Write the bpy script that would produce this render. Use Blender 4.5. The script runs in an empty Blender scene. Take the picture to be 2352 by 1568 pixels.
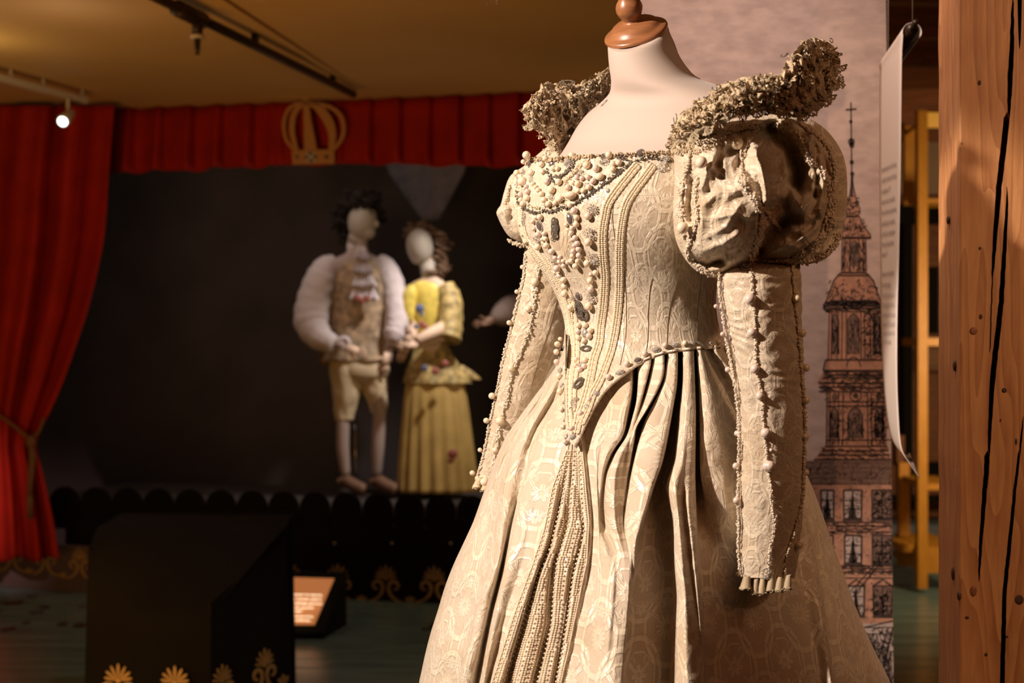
import bpy, math, random
from mathutils import Vector, Matrix, noise
from mathutils.bvhtree import BVHTree

random.seed(7)
R = random.Random(11)
pi = math.pi
scn = bpy.context.scene
COL = scn.collection

# ------------------------------------------------------------------ camera, world, lights, exposure
F = 3200.0
CZ = 1.45
FOCUS = 2.02
CAMP = Vector((0, 0, CZ))
cam_d = bpy.data.cameras.new('camera')
cam = bpy.data.objects.new('camera', cam_d)
COL.objects.link(cam)
cam.location = (0, 0, CZ)
cam.rotation_euler = (pi / 2, 0, 0)
cam_d.sensor_width = 36
cam_d.lens = F / 2352 * 36
cam_d.clip_start = 0.05
cam_d.dof.use_dof = True
cam_d.dof.focus_distance = FOCUS
cam_d.dof.aperture_fstop = 5.2
scn.camera = cam

scn.view_settings.view_transform = 'Standard'
scn.view_settings.look = 'None'
scn.view_settings.gamma = 1
scn.view_settings.use_curve_mapping = False
scn.view_settings.exposure = 0.0

w = bpy.data.worlds.new('dim_room')
scn.world = w
w.use_nodes = True
w.node_tree.nodes['Background'].inputs[0].default_value = (1.0, 0.62, 0.36, 1)
w.node_tree.nodes['Background'].inputs[1].default_value = 0.018


def lamp(name, kind, loc, target, energy, color, size=0.05, angle=40, blend=0.4, shape=None):
    d = bpy.data.lights.new(name, kind)
    o = bpy.data.objects.new(name, d)
    COL.objects.link(o)
    o.location = loc
    o.rotation_euler = (Vector(target) - Vector(loc)).to_track_quat('-Z', 'Y').to_euler()
    d.energy = energy
    d.color = color
    if kind == 'SPOT':
        d.spot_size = math.radians(angle)
        d.spot_blend = blend
        d.shadow_soft_size = size
    if kind == 'AREA':
        d.size = size
    return o


lamp('spot_on_gown', 'SPOT', (-1.68, 1.08, 2.62), (0.18, 2.0, 1.36), 450, (1.0, 0.82, 0.68), 0.03, 31.5, 0.22)
lamp('spot_on_board', 'SPOT', (0.35, 2.45, 2.74), (0.72, 3.3, 1.15), 54, (1.0, 0.74, 0.62), 0.08, 100, 0.8)
lamp('spot_on_pillar', 'SPOT', (1.75, 0.5, 2.62), (0.98, 2.45, 1.5), 85, (1.0, 0.60, 0.34), 0.06, 50, 0.7)
lamp('warm_fill', 'AREA', (1.6, -0.6, 2.7), (0.3, 2.2, 1.0), 10, (1.0, 0.38, 0.16), 1.2)  # added warm fill for bounced light, not a fixture of the room
lamp('spot_on_stage', 'SPOT', (0.08, 7.95, 2.76), (-0.72, 8.80, 1.05), 165, (1.0, 0.88, 0.80), 0.04, 50, 1.0)
lamp('spot_on_curtain', 'SPOT', (-3.4, 4.9, 1.7), (-3.2, 7.9, 0.55), 230, (1.0, 0.60, 0.60), 0.04, 22, 1.0)
lamp('ceiling_wash', 'AREA', (-2.2, 3.6, 0.5), (-1.6, 5.8, 2.82), 36, (1.0, 0.47, 0.12), 1.6)
lamp('spot_on_floor', 'SPOT', (-0.6, 5.0, 2.7), (-1.7, 6.0, 0.0), 12, (0.85, 0.97, 1.0), 0.1, 66, 0.9)
lamp('far_room_fill', 'AREA', (3.0, 6.7, 1.5), (2.5, 8.6, 1.0), 30, (1.0, 0.66, 0.34), 0.5)  # unseen area light added to brighten the shelving and bench
lamp('backcloth_fill', 'AREA', (-1.6, 8.55, 2.7), (-1.6, 9.95, 0.6), 8, (1.0, 0.80, 0.68), 1.6)  # unseen light added behind the valance for an even backcloth glow


# ------------------------------------------------------------------ helpers
def P(px, py, D):
    """world point that stands at distance D (metres along y) under photo pixel px,py"""
    return Vector(((px - 1176.0) / F * D, D, CZ - (py - 784.0) / F * D))


def interp(tab, y):
    """piecewise smooth table [(y, v...), ...]"""
    if y <= tab[0][0]:
        return tab[0][1:]
    if y >= tab[-1][0]:
        return tab[-1][1:]
    for i in range(len(tab) - 1):
        a, b = tab[i], tab[i + 1]
        if a[0] <= y <= b[0]:
            t = (y - a[0]) / (b[0] - a[0])
            p = tab[i - 1] if i > 0 else a
            n = tab[i + 2] if i + 2 < len(tab) else b
            out = []
            h = b[0] - a[0]
            for k in range(1, len(a)):
                m0 = (b[k] - p[k]) / max(b[0] - p[0], 1e-6) * h
                m1 = (n[k] - a[k]) / max(n[0] - a[0], 1e-6) * h
                t2, t3 = t * t, t * t * t
                out.append((2 * t3 - 3 * t2 + 1) * a[k] + (t3 - 2 * t2 + t) * m0 + (-2 * t3 + 3 * t2) * b[k] + (t3 - t2) * m1)
            return tuple(out)


def lin(tab, y):
    if y <= tab[0][0]:
        return tab[0][1]
    for a, b in zip(tab, tab[1:]):
        if y <= b[0]:
            return a[1] + (b[1] - a[1]) * (y - a[0]) / max(b[0] - a[0], 1e-9)
    return tab[-1][1]


def smooth_path(pts, n=8):
    """catmull-rom resample of tuples"""
    out = []
    pts = [Vector(p) for p in pts]
    for i in range(len(pts) - 1):
        p0 = pts[i - 1] if i > 0 else pts[i]
        p1, p2 = pts[i], pts[i + 1]
        p3 = pts[i + 2] if i + 2 < len(pts) else pts[i + 1]
        for k in range(n):
            t = k / n
            out.append(0.5 * ((2 * p1) + (p2 - p0) * t + (2 * p0 - 5 * p1 + 4 * p2 - p3) * t * t + (3 * p1 - p0 - 3 * p2 + p3) * t * t * t))
    out.append(pts[-1])
    return out


def resample(pts, step):
    out = [pts[0]]
    acc = 0
    for a, b in zip(pts, pts[1:]):
        d = (b - a).length
        if d < 1e-9:
            continue
        pos = 0
        while acc + (d - pos) >= step:
            pos += step - acc
            acc = 0
            out.append(a.lerp(b, pos / d))
        acc += d - pos
    return out


def fbm(p, o=3):
    return noise.fractal(Vector(p), 1.0, 2.0, o, noise_basis='PERLIN_ORIGINAL')


ICO = None


class MB:
    def __init__(s):
        s.v = []
        s.f = []
        s.uv = None

    def box(s, a, b, M=None):
        i = len(s.v)
        for z in (a[2], b[2]):
            for y in (a[1], b[1]):
                for x in (a[0], b[0]):
                    p = Vector((x, y, z))
                    s.v.append(M @ p if M else p)
        for q in ((0, 2, 3, 1), (4, 5, 7, 6), (0, 1, 5, 4), (2, 6, 7, 3), (0, 4, 6, 2), (1, 3, 7, 5)):
            s.f.append(tuple(i + k for k in q))
        return s

    def grid(s, rows, wrap=False, flip=False):
        i = len(s.v)
        n = len(rows[0])
        for r in rows:
            s.v.extend(r)
        for a in range(len(rows) - 1):
            for b in range(n if wrap else n - 1):
                c = (b + 1) % n
                q = (i + a * n + b, i + a * n + c, i + (a + 1) * n + c, i + (a + 1) * n + b)
                s.f.append(q[::-1] if flip else q)
        return s

    def tube(s, pts, rad, n=8, cap=True, flat=1.0):
        pts = [Vector(p) for p in pts]
        if not hasattr(rad, '__len__'):
            rad = [rad] * len(pts)
        rows = []
        up = None
        for k, p in enumerate(pts):
            t = (pts[min(k + 1, len(pts) - 1)] - pts[max(k - 1, 0)])
            if t.length < 1e-9:
                t = Vector((0, 0, 1))
            t.normalize()
            if up is None:
                up = t.orthogonal().normalized()
            up = (up - t * up.dot(t))
            if up.length < 1e-6:
                up = t.orthogonal()
            up.normalize()
            sd = t.cross(up)
            rows.append([p + (up * math.cos(2 * pi * j / n) + sd * math.sin(2 * pi * j / n) * flat) * rad[k] for j in range(n)])
        i = len(s.v)
        s.grid(rows, True)
        if cap:
            s.f.append(tuple(i + j for j in range(n))[::-1])
            m = i + (len(rows) - 1) * n
            s.f.append(tuple(m + j for j in range(n)))
        return s

    def lathe(s, prof, n=32, M=None):
        rows = []
        for r, z in prof:
            row = [Vector((r * math.cos(2 * pi * j / n), r * math.sin(2 * pi * j / n), z)) for j in range(n)]
            rows.append([M @ p for p in row] if M else row)
        return s.grid(rows, True)

    def ball(s, c, r, M=None, sub=0, sc=(1, 1, 1)):
        t = (1 + 5 ** .5) / 2
        vs = [(-1, t, 0), (1, t, 0), (-1, -t, 0), (1, -t, 0), (0, -1, t), (0, 1, t), (0, -1, -t), (0, 1, -t), (t, 0, -1), (t, 0, 1), (-t, 0, -1), (-t, 0, 1)]
        fs = [(0, 11, 5), (0, 5, 1), (0, 1, 7), (0, 7, 10), (0, 10, 11), (1, 5, 9), (5, 11, 4), (11, 10, 2), (10, 7, 6), (7, 1, 8), (3, 9, 4), (3, 4, 2), (3, 2, 6), (3, 6, 8), (3, 8, 9), (4, 9, 5), (2, 4, 11), (6, 2, 10), (8, 6, 7), (9, 8, 1)]
        vs = [Vector(v).normalized() for v in vs]
        for _ in range(sub):
            nf = []
            mid = {}

            def m(a, b):
                k = (min(a, b), max(a, b))
                if k not in mid:
                    vs.append((vs[a] + vs[b]).normalized())
                    mid[k] = len(vs) - 1
                return mid[k]
            for a, b, c2 in fs:
                x, y, z = m(a, b), m(b, c2), m(c2, a)
                nf += [(a, x, z), (b, y, x), (c2, z, y), (x, y, z)]
            fs = nf
        i = len(s.v)
        c = Vector(c)
        for v in vs:
            q = Vector((v.x * sc[0], v.y * sc[1], v.z * sc[2])) * r
            s.v.append(c + (M @ q if M else q))
        s.f += [(a + i, b + i, d + i) for a, b, d in fs]
        return s

    def poly(s, pts, thick=None):
        """n-gon; with thick (vector) it becomes a slab"""
        i = len(s.v)
        n = len(pts)
        s.v += [Vector(p) for p in pts]
        s.f.append(tuple(range(i, i + n)))
        if thick is not None:
            s.v += [Vector(p) + thick for p in pts]
            s.f.append(tuple(range(i + n, i + 2 * n))[::-1])
            for k in range(n):
                l = (k + 1) % n
                s.f.append((i + l, i + k, i + n + k, i + n + l))
        return s

    def strip(s, pts, width, nrm, thick):
        """flat ribbon along pts in the plane with normal nrm"""
        pts = [Vector(p) for p in pts]
        a, b = [], []
        for k, p in enumerate(pts):
            t = (pts[min(k + 1, len(pts) - 1)] - pts[max(k - 1, 0)]).normalized()
            sd = t.cross(nrm).normalized()
            wd = width[k] if hasattr(width, '__len__') else width
            a.append(p + sd * wd)
            b.append(p - sd * wd)
        off = nrm * thick
        s.grid([a, b])
        s.grid([[q + off for q in a], [q + off for q in b]])
        s.grid([a, [q + off for q in a]])
        s.grid([b, [q + off for q in b]])
        return s

    def mesh(s, name, mat, smooth=True, uv=None):
        me = bpy.data.meshes.new(name)
        me.from_pydata([tuple(v) for v in s.v], [], s.f)
        if mat:
            me.materials.append(mat)
        if smooth:
            me.polygons.foreach_set('use_smooth', [True] * len(me.polygons))
        if uv:
            l = me.uv_layers.new(name='UVMap')
            vi = [0] * len(me.loops)
            me.loops.foreach_get('vertex_index', vi)
            flat = []
            for k in vi:
                flat += uv[k]
            l.data.foreach_set('uv', flat)
        me.update()
        return me


WORLD = {}   # world translation of every parent


def link(me, name, parent=None, loc=(0, 0, 0), kind=None, label=None, M=None):
    o = bpy.data.objects.new(name, me)
    COL.objects.link(o)
    if M is not None:
        o.matrix_basis = M
    else:
        o.location = loc
    if parent is not None:
        o.parent = parent
        o.matrix_parent_inverse = parent_inv(parent)
    if kind:
        o['kind'] = kind
    if label:
        o['label'] = label
    WORLD[o.name] = Matrix.Translation(loc) if M is None else M
    return o


def parent_inv(p):
    return WORLD[p.name].inverted()


def thing(name, label, cat, loc, group=None):
    o = bpy.data.objects.new(name, None)
    COL.objects.link(o)
    o.empty_display_size = 0.1
    o.location = loc
    WORLD[o.name] = Matrix.Translation(loc)
    o['label'] = label
    o['category'] = cat
    if group:
        o['group'] = group
    return o


def part(mb, name, mat, parent, kind=None, label=None, smooth=True, uv=None):
    return link(mb.mesh(name, mat, smooth, uv), name, parent, kind=kind, label=label)


def solo(mb, name, mat, label, cat, group=None, smooth=True, uv=None):
    o = link(mb.mesh(name, mat, smooth, uv), name)
    o['label'] = label
    o['category'] = cat
    if group:
        o['group'] = group
    return o


def struct(mb, name, mat, parent=None, smooth=False):
    o = link(mb.mesh(name, mat, smooth), name, parent)
    if parent is None:
        o['kind'] = 'structure'
    return o


# ------------------------------------------------------------------ node maths
class E:
    nt = None

    def __init__(s, k):
        s.k = k

    @staticmethod
    def op(o, *a, clamp=False):
        n = E.nt.nodes.new('ShaderNodeMath')
        n.operation = o
        n.use_clamp = clamp
        for i, x in enumerate(a):
            if isinstance(x, E):
                E.nt.links.new(x.k, n.inputs[i])
            else:
                n.inputs[i].default_value = x
        return E(n.outputs[0])
    def __add__(a, b): return E.op('ADD', a, b)
    __radd__ = __add__
    def __sub__(a, b): return E.op('SUBTRACT', a, b)
    def __rsub__(a, b): return E.op('SUBTRACT', b, a)
    def __mul__(a, b): return E.op('MULTIPLY', a, b)
    __rmul__ = __mul__
    def __truediv__(a, b): return E.op('DIVIDE', a, b)


def eabs(a): return E.op('ABSOLUTE', a)
def emax(a, b): return E.op('MAXIMUM', a, b)
def emin(a, b): return E.op('MINIMUM', a, b)
def esin(a): return E.op('SINE', a)
def ecos(a): return E.op('COSINE', a)
def esqrt(a): return E.op('SQRT', a)
def elt(a, b, s=0.02):
    """soft a<b"""
    return E.op('MULTIPLY', (b - a) if isinstance(b, E) else (E.op('SUBTRACT', b, a)), 1.0 / s, clamp=True)


def newmat(name):
    m = bpy.data.materials.new(name)
    m.use_nodes = True
    nt = m.node_tree
    b = nt.nodes['Principled BSDF']
    return m, nt, b


def simple(name, col, rough=0.6, metal=0.0, sheen=0.0, coat=0.0, noise_amt=0.0, nscale=20.0, bump=0.0, bscale=200.0, spec=0.5, emit=None, es=1.0, stretch=None, dist=0.002):
    m, nt, b = newmat(name)
    b.inputs['Base Color'].default_value = (*col, 1)
    b.inputs['Roughness'].default_value = rough
    b.inputs['Metallic'].default_value = metal
    b.inputs['Sheen Weight'].default_value = sheen
    b.inputs['Coat Weight'].default_value = coat
    b.inputs['Specular IOR Level'].default_value = spec
    if emit:
        b.inputs['Emission Color'].default_value = (*emit, 1)
        b.inputs['Emission Strength'].default_value = es
    tc = nt.nodes.new('ShaderNodeTexCoord')
    src = tc.outputs['Object']
    if stretch:
        mp = nt.nodes.new('ShaderNodeMapping')
        mp.inputs['Scale'].default_value = stretch
        nt.links.new(src, mp.inputs[0])
        src = mp.outputs[0]
    if noise_amt:
        n = nt.nodes.new('ShaderNodeTexNoise')
        n.inputs['Scale'].default_value = nscale
        n.inputs['Detail'].default_value = 5
        nt.links.new(src, n.inputs[0])
        r = nt.nodes.new('ShaderNodeMix')
        r.data_type = 'RGBA'
        r.inputs[6].default_value = (*[c * (1 - noise_amt) for c in col], 1)
        r.inputs[7].default_value = (*[min(1, c * (1 + noise_amt)) for c in col], 1)
        mr = nt.nodes.new('ShaderNodeMapRange')
        mr.inputs[1].default_value = 0.3
        mr.inputs[2].default_value = 0.7
        nt.links.new(n.outputs[0], mr.inputs[0])
        nt.links.new(mr.outputs[0], r.inputs[0])
        nt.links.new(r.outputs[2], b.inputs['Base Color'])
    if bump:
        n2 = nt.nodes.new('ShaderNodeTexNoise')
        n2.inputs['Scale'].default_value = bscale
        n2.inputs['Detail'].default_value = 4
        nt.links.new(src, n2.inputs[0])
        bp = nt.nodes.new('ShaderNodeBump')
        bp.inputs['Strength'].default_value = bump
        bp.inputs['Distance'].default_value = dist
        nt.links.new(n2.outputs[0], bp.inputs['Height'])
        nt.links.new(bp.outputs[0], b.inputs['Normal'])
    return m


def brocade(name, ground, figure, tile=(0.074, 0.108), strength=1.0, crinkle=0.35):
    """silk brocade: strapwork lattice, rosettes and leaves woven satin on matt"""
    m, nt, b = newmat(name)
    E.nt = nt
    tc = nt.nodes.new('ShaderNodeTexCoord')
    # slight weave distortion
    nz = nt.nodes.new('ShaderNodeTexNoise')
    nz.inputs['Scale'].default_value = 14
    nt.links.new(tc.outputs['UV'], nz.inputs[0])
    sep = nt.nodes.new('ShaderNodeSeparateXYZ')
    nt.links.new(tc.outputs['UV'], sep.inputs[0])
    U = E(sep.outputs[0]) + (E(nz.outputs[0]) - 0.5) * 0.006
    V = E(sep.outputs[1])

    def cell(off):
        x = E.op('FRACT', U * (1 / tile[0]) + (0.5 * off + 100)) - 0.5
        y = E.op('FRACT', V * (1 / tile[1]) + (0.5 * off + 100)) - 0.5
        return x, y * (tile[1] / tile[0])
    x1, y1 = cell(0)
    x2, y2 = cell(1)
    ar = tile[1] / tile[0]

    def band(d, c, w):
        return elt(eabs(d - c), w, 0.012)
    # ogival strap, double line: cell distance to oval in both lattices
    def oval(x, y):
        return esqrt(x * x * 1.15 + y * y * 0.50)
    d1, d2 = oval(x1, y1), oval(x2, y2)
    r1, r2 = band(d1, 0.42, 0.038), band(d2, 0.42, 0.038)
    l1 = band(d1, 0.365, 0.007) + band(d1, 0.475, 0.007) + band(d2, 0.365, 0.007) + band(d2, 0.475, 0.007)
    # stepped octagon frame
    ax, ay = eabs(x1), eabs(y1)
    oc = emax(emax(ax, ay * 0.8), (ax + ay) * 0.66)
    o1 = band(oc, 0.30, 0.022)
    # rosette
    def flower(x, y, rad, k, inner):
        r = esqrt(x * x + y * y)
        ph = E.op('ARCTAN2', x, y)
        pr = eabs(ecos(ph * (k * 0.5))) * (rad * 0.62) + rad * 0.42
        pet = elt(r, pr, 0.012)
        vein = elt(eabs(esin(ph * (k * 0.5))) * r, 0.012, 0.01)
        core = elt(r, inner, 0.01)
        return pet, vein * pet, core, r
    f1, v1, c1, _ = flower(x1, y1 - 0.02, 0.17, 7.0, 0.04)
    f2, v2, c2, _ = flower(x2, y2, 0.21, 13.0, 0.055)
    f3, v3, c3, _ = flower(x2, y2 - 0.42, 0.13, 5.0, 0.02)
    f4, v4, c4, _ = flower(eabs(x1) - 0.33, y1 + 0.30, 0.12, 4.0, 0.02)
    f5, v5, c5, _ = flower(x1, y1 + 0.40, 0.14, 6.0, 0.03)
    def leaf(x, y, cx, cy, a, L, W):
        c_, s_ = math.cos(a), math.sin(a)
        dx, dy = x - cx, y - cy
        p = dx * c_ + dy * s_
        q = dy * c_ - dx * s_
        t = p * (1 / L)
        w_ = (1.0 - t * t) * W
        return elt(eabs(q), w_, 0.012), elt(eabs(q), 0.006, 0.006)
    lv, ln = 0.0, 0.0
    for cx, cy, a, L, W in ((0.16, 0.17, 0.9, 0.13, 0.04), (0.10, 0.27, 1.3, 0.12, 0.032), (0.20, -0.20, -0.8, 0.12, 0.036), (0.09, -0.33, -1.25, 0.12, 0.03)):
        A_, B_ = leaf(ax, y1, cx, cy, a, L, W)
        lv = emax(A_, lv)
        ln = emax(B_ * A_, ln)
        A_, B_ = leaf(eabs(x2), y2, cx + .06, cy * 1.15, a * .8, L, W)
        lv = emax(A_, lv)
        ln = emax(B_ * A_, ln)
    f1 = emax(f1, lv)
    v1 = v1 + ln
    fig = emin(emax(emax(emax(r1, r2), o1), emax(emax(f1, f2), emax(f3, emax(f4, f5)))), 1.0)
    line = emin(l1 + v1 + v2 + v3 + v4 + v5 + c1 + c2, 1.0)
    fig2 = emax(fig - line * 0.75, 0.0)
    # fine weave
    wv = nt.nodes.new('ShaderNodeTexNoise')
    wv.inputs['Scale'].default_value = 900
    nt.links.new(tc.outputs['UV'], wv.inputs[0])
    cr = nt.nodes.new('ShaderNodeTexNoise')
    cr.inputs['Scale'].default_value = 55
    cr.inputs['Detail'].default_value = 6
    cr.inputs['Distortion'].default_value = 1.2
    nt.links.new(tc.outputs['UV'], cr.inputs[0])
    H = fig2 * 1.0 + E(wv.outputs[0]) * 0.22 + E(cr.outputs[0]) * (crinkle * 6) - line * 0.28
    bp = nt.nodes.new('ShaderNodeBump')
    bp.inputs['Strength'].default_value = 0.62 * strength
    bp.inputs['Distance'].default_value = 0.0013
    nt.links.new(H.k, bp.inputs['Height'])
    nt.links.new(bp.outputs[0], b.inputs['Normal'])
    # age stains
    st = nt.nodes.new('ShaderNodeTexNoise')
    st.inputs['Scale'].default_value = 9
    st.inputs['Detail'].default_value = 4
    nt.links.new(tc.outputs['UV'], st.inputs[0])
    mx = nt.nodes.new('ShaderNodeMix')
    mx.data_type = 'RGBA'
    mx.inputs[6].default_value = (*ground, 1)
    mx.inputs[7].default_value = (*figure, 1)
    nt.links.new(fig2.k, mx.inputs[0])
    mx2 = nt.nodes.new('ShaderNodeMix')
    mx2.data_type = 'RGBA'
    mx2.blend_type = 'MULTIPLY'
    mx2.inputs[7].default_value = (0.82, 0.74, 0.60, 1)
    nt.links.new(mx.outputs[2], mx2.inputs[6])
    s_ = elt(0.5, E(st.outputs[0]), 0.2)
    nt.links.new((s_ * 0.7).k, mx2.inputs[0])
    nt.links.new(mx2.outputs[2], b.inputs['Base Color'])
    rg = 0.70 - fig2 * 0.34
    nt.links.new(rg.k, b.inputs['Roughness'])
    b.inputs['Sheen Weight'].default_value = 0.15
    b.inputs['Specular IOR Level'].default_value = 0.55
    return m


def wood(name, dark, light, axis='z', scale=1.0, rough=0.55, bump=0.3):
    m, nt, b = newmat(name)
    tc = nt.nodes.new('ShaderNodeTexCoord')
    mp = nt.nodes.new('ShaderNodeMapping')
    sc = {'z': (9, 9, 0.9), 'x': (0.9, 9, 9), 'y': (9, 0.9, 9)}[axis]
    mp.inputs['Scale'].default_value = tuple(c * scale for c in sc)
    nt.links.new(tc.outputs['Object'], mp.inputs[0])
    n1 = nt.nodes.new('ShaderNodeTexNoise')
    n1.inputs['Scale'].default_value = 0.7
    n1.inputs['Detail'].default_value = 2
    n1.inputs['Distortion'].default_value = 0.4
    nt.links.new(mp.outputs[0], n1.inputs[0])
    E.nt = nt
    rings = E.op('FRACT', E(n1.outputs[0]) * 16.0)
    n2 = nt.nodes.new('ShaderNodeTexNoise')
    n2.inputs['Scale'].default_value = 12
    n2.inputs['Detail'].default_value = 6
    nt.links.new(mp.outputs[0], n2.inputs[0])
    n3 = nt.nodes.new('ShaderNodeTexNoise')
    n3.inputs['Scale'].default_value = 2.2
    nt.links.new(mp.outputs[0], n3.inputs[0])
    v = rings * 0.35 + E(n2.outputs[0]) * 0.55 + E(n3.outputs[0]) * 0.5 - 0.18
    cr = nt.nodes.new('ShaderNodeValToRGB')
    cr.color_ramp.elements[0].color = (*dark, 1)
    cr.color_ramp.elements[0].position = 0.15
    cr.color_ramp.elements[1].color = (*light, 1)
    cr.color_ramp.elements[1].position = 0.8
    nt.links.new(v.k, cr.inputs[0])
    nt.links.new(cr.outputs[0], b.inputs['Base Color'])
    b.inputs['Roughness'].default_value = rough
    bp = nt.nodes.new('ShaderNodeBump')
    bp.inputs['Strength'].default_value = bump
    bp.inputs['Distance'].default_value = 0.002
    nt.links.new(v.k, bp.inputs['Height'])
    nt.links.new(bp.outputs[0], b.inputs['Normal'])
    return m


M = {}
M['brocade'] = brocade('ivory_brocade', (0.57, 0.465, 0.35), (0.75, 0.645, 0.50))
M['brocade_fine'] = brocade('ivory_brocade_sleeve', (0.55, 0.44, 0.32), (0.70, 0.59, 0.45), (0.066, 0.096), 0.95, 0.6)
M['lining'] = simple('satin_lining', (0.42, 0.33, 0.21), 0.6, noise_amt=0.15, nscale=40)
M['lace'] = simple('old_lace', (0.54, 0.41, 0.26), 0.8, noise_amt=0.4, nscale=150, bump=0.8, bscale=420, sheen=0.1, dist=0.003)
M['lace_pale'] = simple('pale_lace', (0.62, 0.49, 0.32), 0.8, noise_amt=0.25, nscale=260, bump=0.7, bscale=500)
M['lace_dark'] = simple('lace_hole', (0.10, 0.06, 0.03), 0.9)
M['cord_dark'] = simple('tarnished_cord', (0.10, 0.075, 0.045), 0.45, metal=0.5)
M['bead'] = simple('ivory_bead', (0.76, 0.62, 0.45), 0.38, coat=0.2)
M['bead_pale'] = simple('pale_bead', (0.74, 0.63, 0.50), 0.35, coat=0.3)
M['glassbead'] = simple('glass_bead', (0.74, 0.60, 0.45), 0.15, coat=0.8, spec=0.9)
M['pearl'] = simple('pearl', (0.84, 0.70, 0.52), 0.3, coat=1.0)
M['pearl_rose'] = simple('rosy_pearl', (0.74, 0.60, 0.52), 0.3, coat=1.0)
for k_ in ('pearl', 'pearl_rose'):
    b_ = M[k_].node_tree.nodes['Principled BSDF']
    b_.inputs['Subsurface Weight'].default_value = 0.35
    b_.inputs['Subsurface Radius'].default_value = (0.006, 0.003, 0.0012)
    b_.inputs['Subsurface Scale'].default_value = 0.6
    b_.inputs['Coat Roughness'].default_value = 0.16
M['silver'] = simple('tarnished_silver', (0.62, 0.56, 0.50), 0.3, metal=0.95, bump=0.5, bscale=900)
M['silver_dark'] = simple('dark_silver', (0.22, 0.185, 0.15), 0.4, metal=0.85, bump=0.5, bscale=900)
M['gem'] = simple('smoky_gem', (0.17, 0.13, 0.12), 0.12, metal=0.25, coat=1.0)
M['crystal'] = simple('pale_crystal', (0.62, 0.56, 0.50), 0.12, metal=0.4, coat=1.0)
M['thread'] = simple('seam_thread', (0.13, 0.08, 0.04), 0.8)
M['jersey'] = simple('mannequin_jersey', (0.51, 0.41, 0.35), 0.75, bump=0.12, bscale=1500, sheen=0.2)
M['capwood'] = simple('varnished_beech', (0.31, 0.125, 0.05), 0.36, coat=0.4, noise_amt=0.15, nscale=30, stretch=(1, 1, 6))
# ================================================================== THE ROOM
M['ceiling'] = simple('cream_ceiling', (0.62, 0.41, 0.18), 0.7, noise_amt=0.06, nscale=1.5)
M['floor'] = simple('teal_painted_boards', (0.13, 0.21, 0.20), 0.24, noise_amt=0.25, nscale=3, stretch=(0.6, 4, 1), bump=0.25, bscale=5, dist=0.01)
M['black_paint'] = simple('black_paint', (0.0045, 0.0035, 0.003), 0.85, spec=0.2, noise_amt=0.2, nscale=8)
M['backdrop'] = simple('black_backcloth', (0.048, 0.037, 0.034), 0.95, noise_amt=0.2, nscale=3)
M['red'] = simple('red_velvet', (0.36, 0.013, 0.005), 0.75, spec=0.25, sheen=0.0, noise_amt=0.15, nscale=6, bump=0.2, bscale=250)
M['gold_paint'] = simple('gold_paint', (0.42, 0.27, 0.10), 0.45, metal=0.15, noise_amt=0.15, nscale=30)
M['timber'] = wood('old_pine_timber', (0.30, 0.105, 0.032), (0.60, 0.30, 0.12), 'z', 1.6, 0.6, 0.35)
M['timber_dark'] = wood('dark_pine_beam', (0.10, 0.035, 0.012), (0.24, 0.085, 0.03), 'x', 1.0, 0.65)
M['wallwood'] = wood('dim_board_wall', (0.12, 0.055, 0.03), (0.24, 0.12, 0.065), 'x', 0.7, 0.7)
M['yellow_wood'] = simple('yellow_painted_wood', (0.50, 0.23, 0.02), 0.5, noise_amt=0.12, nscale=12, stretch=(4, 4, 1))
M['plaster'] = simple('beige_board', (0.34, 0.24, 0.17), 0.85, noise_amt=0.06, nscale=4)
M['blue'] = simple('blue_grey_paint', (0.10, 0.13, 0.17), 0.6)
M['crack'] = simple('crack_shadow_wood', (0.012, 0.006, 0.003), 1.0)
M['pipe'] = simple('dark_pipe', (0.045, 0.028, 0.018), 0.45, metal=0.5)
M['white_metal'] = simple('white_lacquer', (0.60, 0.55, 0.48), 0.4)
M['rope'] = simple('gold_rope', (0.16, 0.085, 0.03), 0.7, bump=1.0, bscale=300)

ZC = 2.80
# floor: boards of painted wood
mb = MB().box((-7, -3, -0.1), (7, 12, 0.0))
floor = struct(mb, 'floor', M['floor'])
nb = 0
for k in range(60):
    y = 5.05 + k * 0.16
    if y > 9.6:
        break
    b = MB()
    b.box((-4.6, y, 0.0), (4.6, y + 0.152, 0.006 + 0.001 * (k % 3)))
    struct(b, 'floorboard', M['floor'], floor)
mb = MB().box((-7, -3, ZC), (1.25, 12, ZC + 0.1))
ceil = struct(mb, 'ceiling', M['ceiling'])
mb = MB().box((1.25, -3, ZC + 0.12), (7, 12, ZC + 0.2))
struct(mb, 'ceiling_boards', M['timber_dark'], ceil)
for k in range(18):
    b = MB().box((1.26, -1.4 + k * 0.62, ZC - 0.03), (6.9, -1.33 + k * 0.62, ZC + 0.12))
    struct(b, 'joist', M['timber_dark'], ceil)
for k in range(28):
    b = MB().box((1.27, -2 + k * 0.42, ZC + 0.10), (6.9, -2 + k * 0.42 + 0.405, ZC + 0.125))
    struct(b, 'ceiling_board', M['timber_dark'], ceil)
struct(MB().box((-4.75, -3, 0), (-4.6, 12, ZC)), 'wall_left', M['wallwood'])
struct(MB().box((4.6, -3, 0), (4.75, 12, ZC + .2)), 'wall_right', M['wallwood'])
struct(MB().box((-4.7, -3.1, 0), (4.7, -3, ZC + .2)), 'wall_near', M['wallwood'])
wb = MB().box((-4.7, 10.6, 0), (4.7, 10.75, ZC + .2))
wall_far = struct(wb, 'wall_far', M['wallwood'])
for k in range(16):
    z = 0.02 + k * 0.178
    struct(MB().box((1.6, 10.56, z), (4.6, 10.6, z + 0.17)), 'wall_board', M['wallwood'], wall_far)
# side partition between stage and right room
struct(MB().box((1.30, 8.4, 0), (1.38, 10.6, ZC)), 'wall_partition', M['black_paint'])

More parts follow.
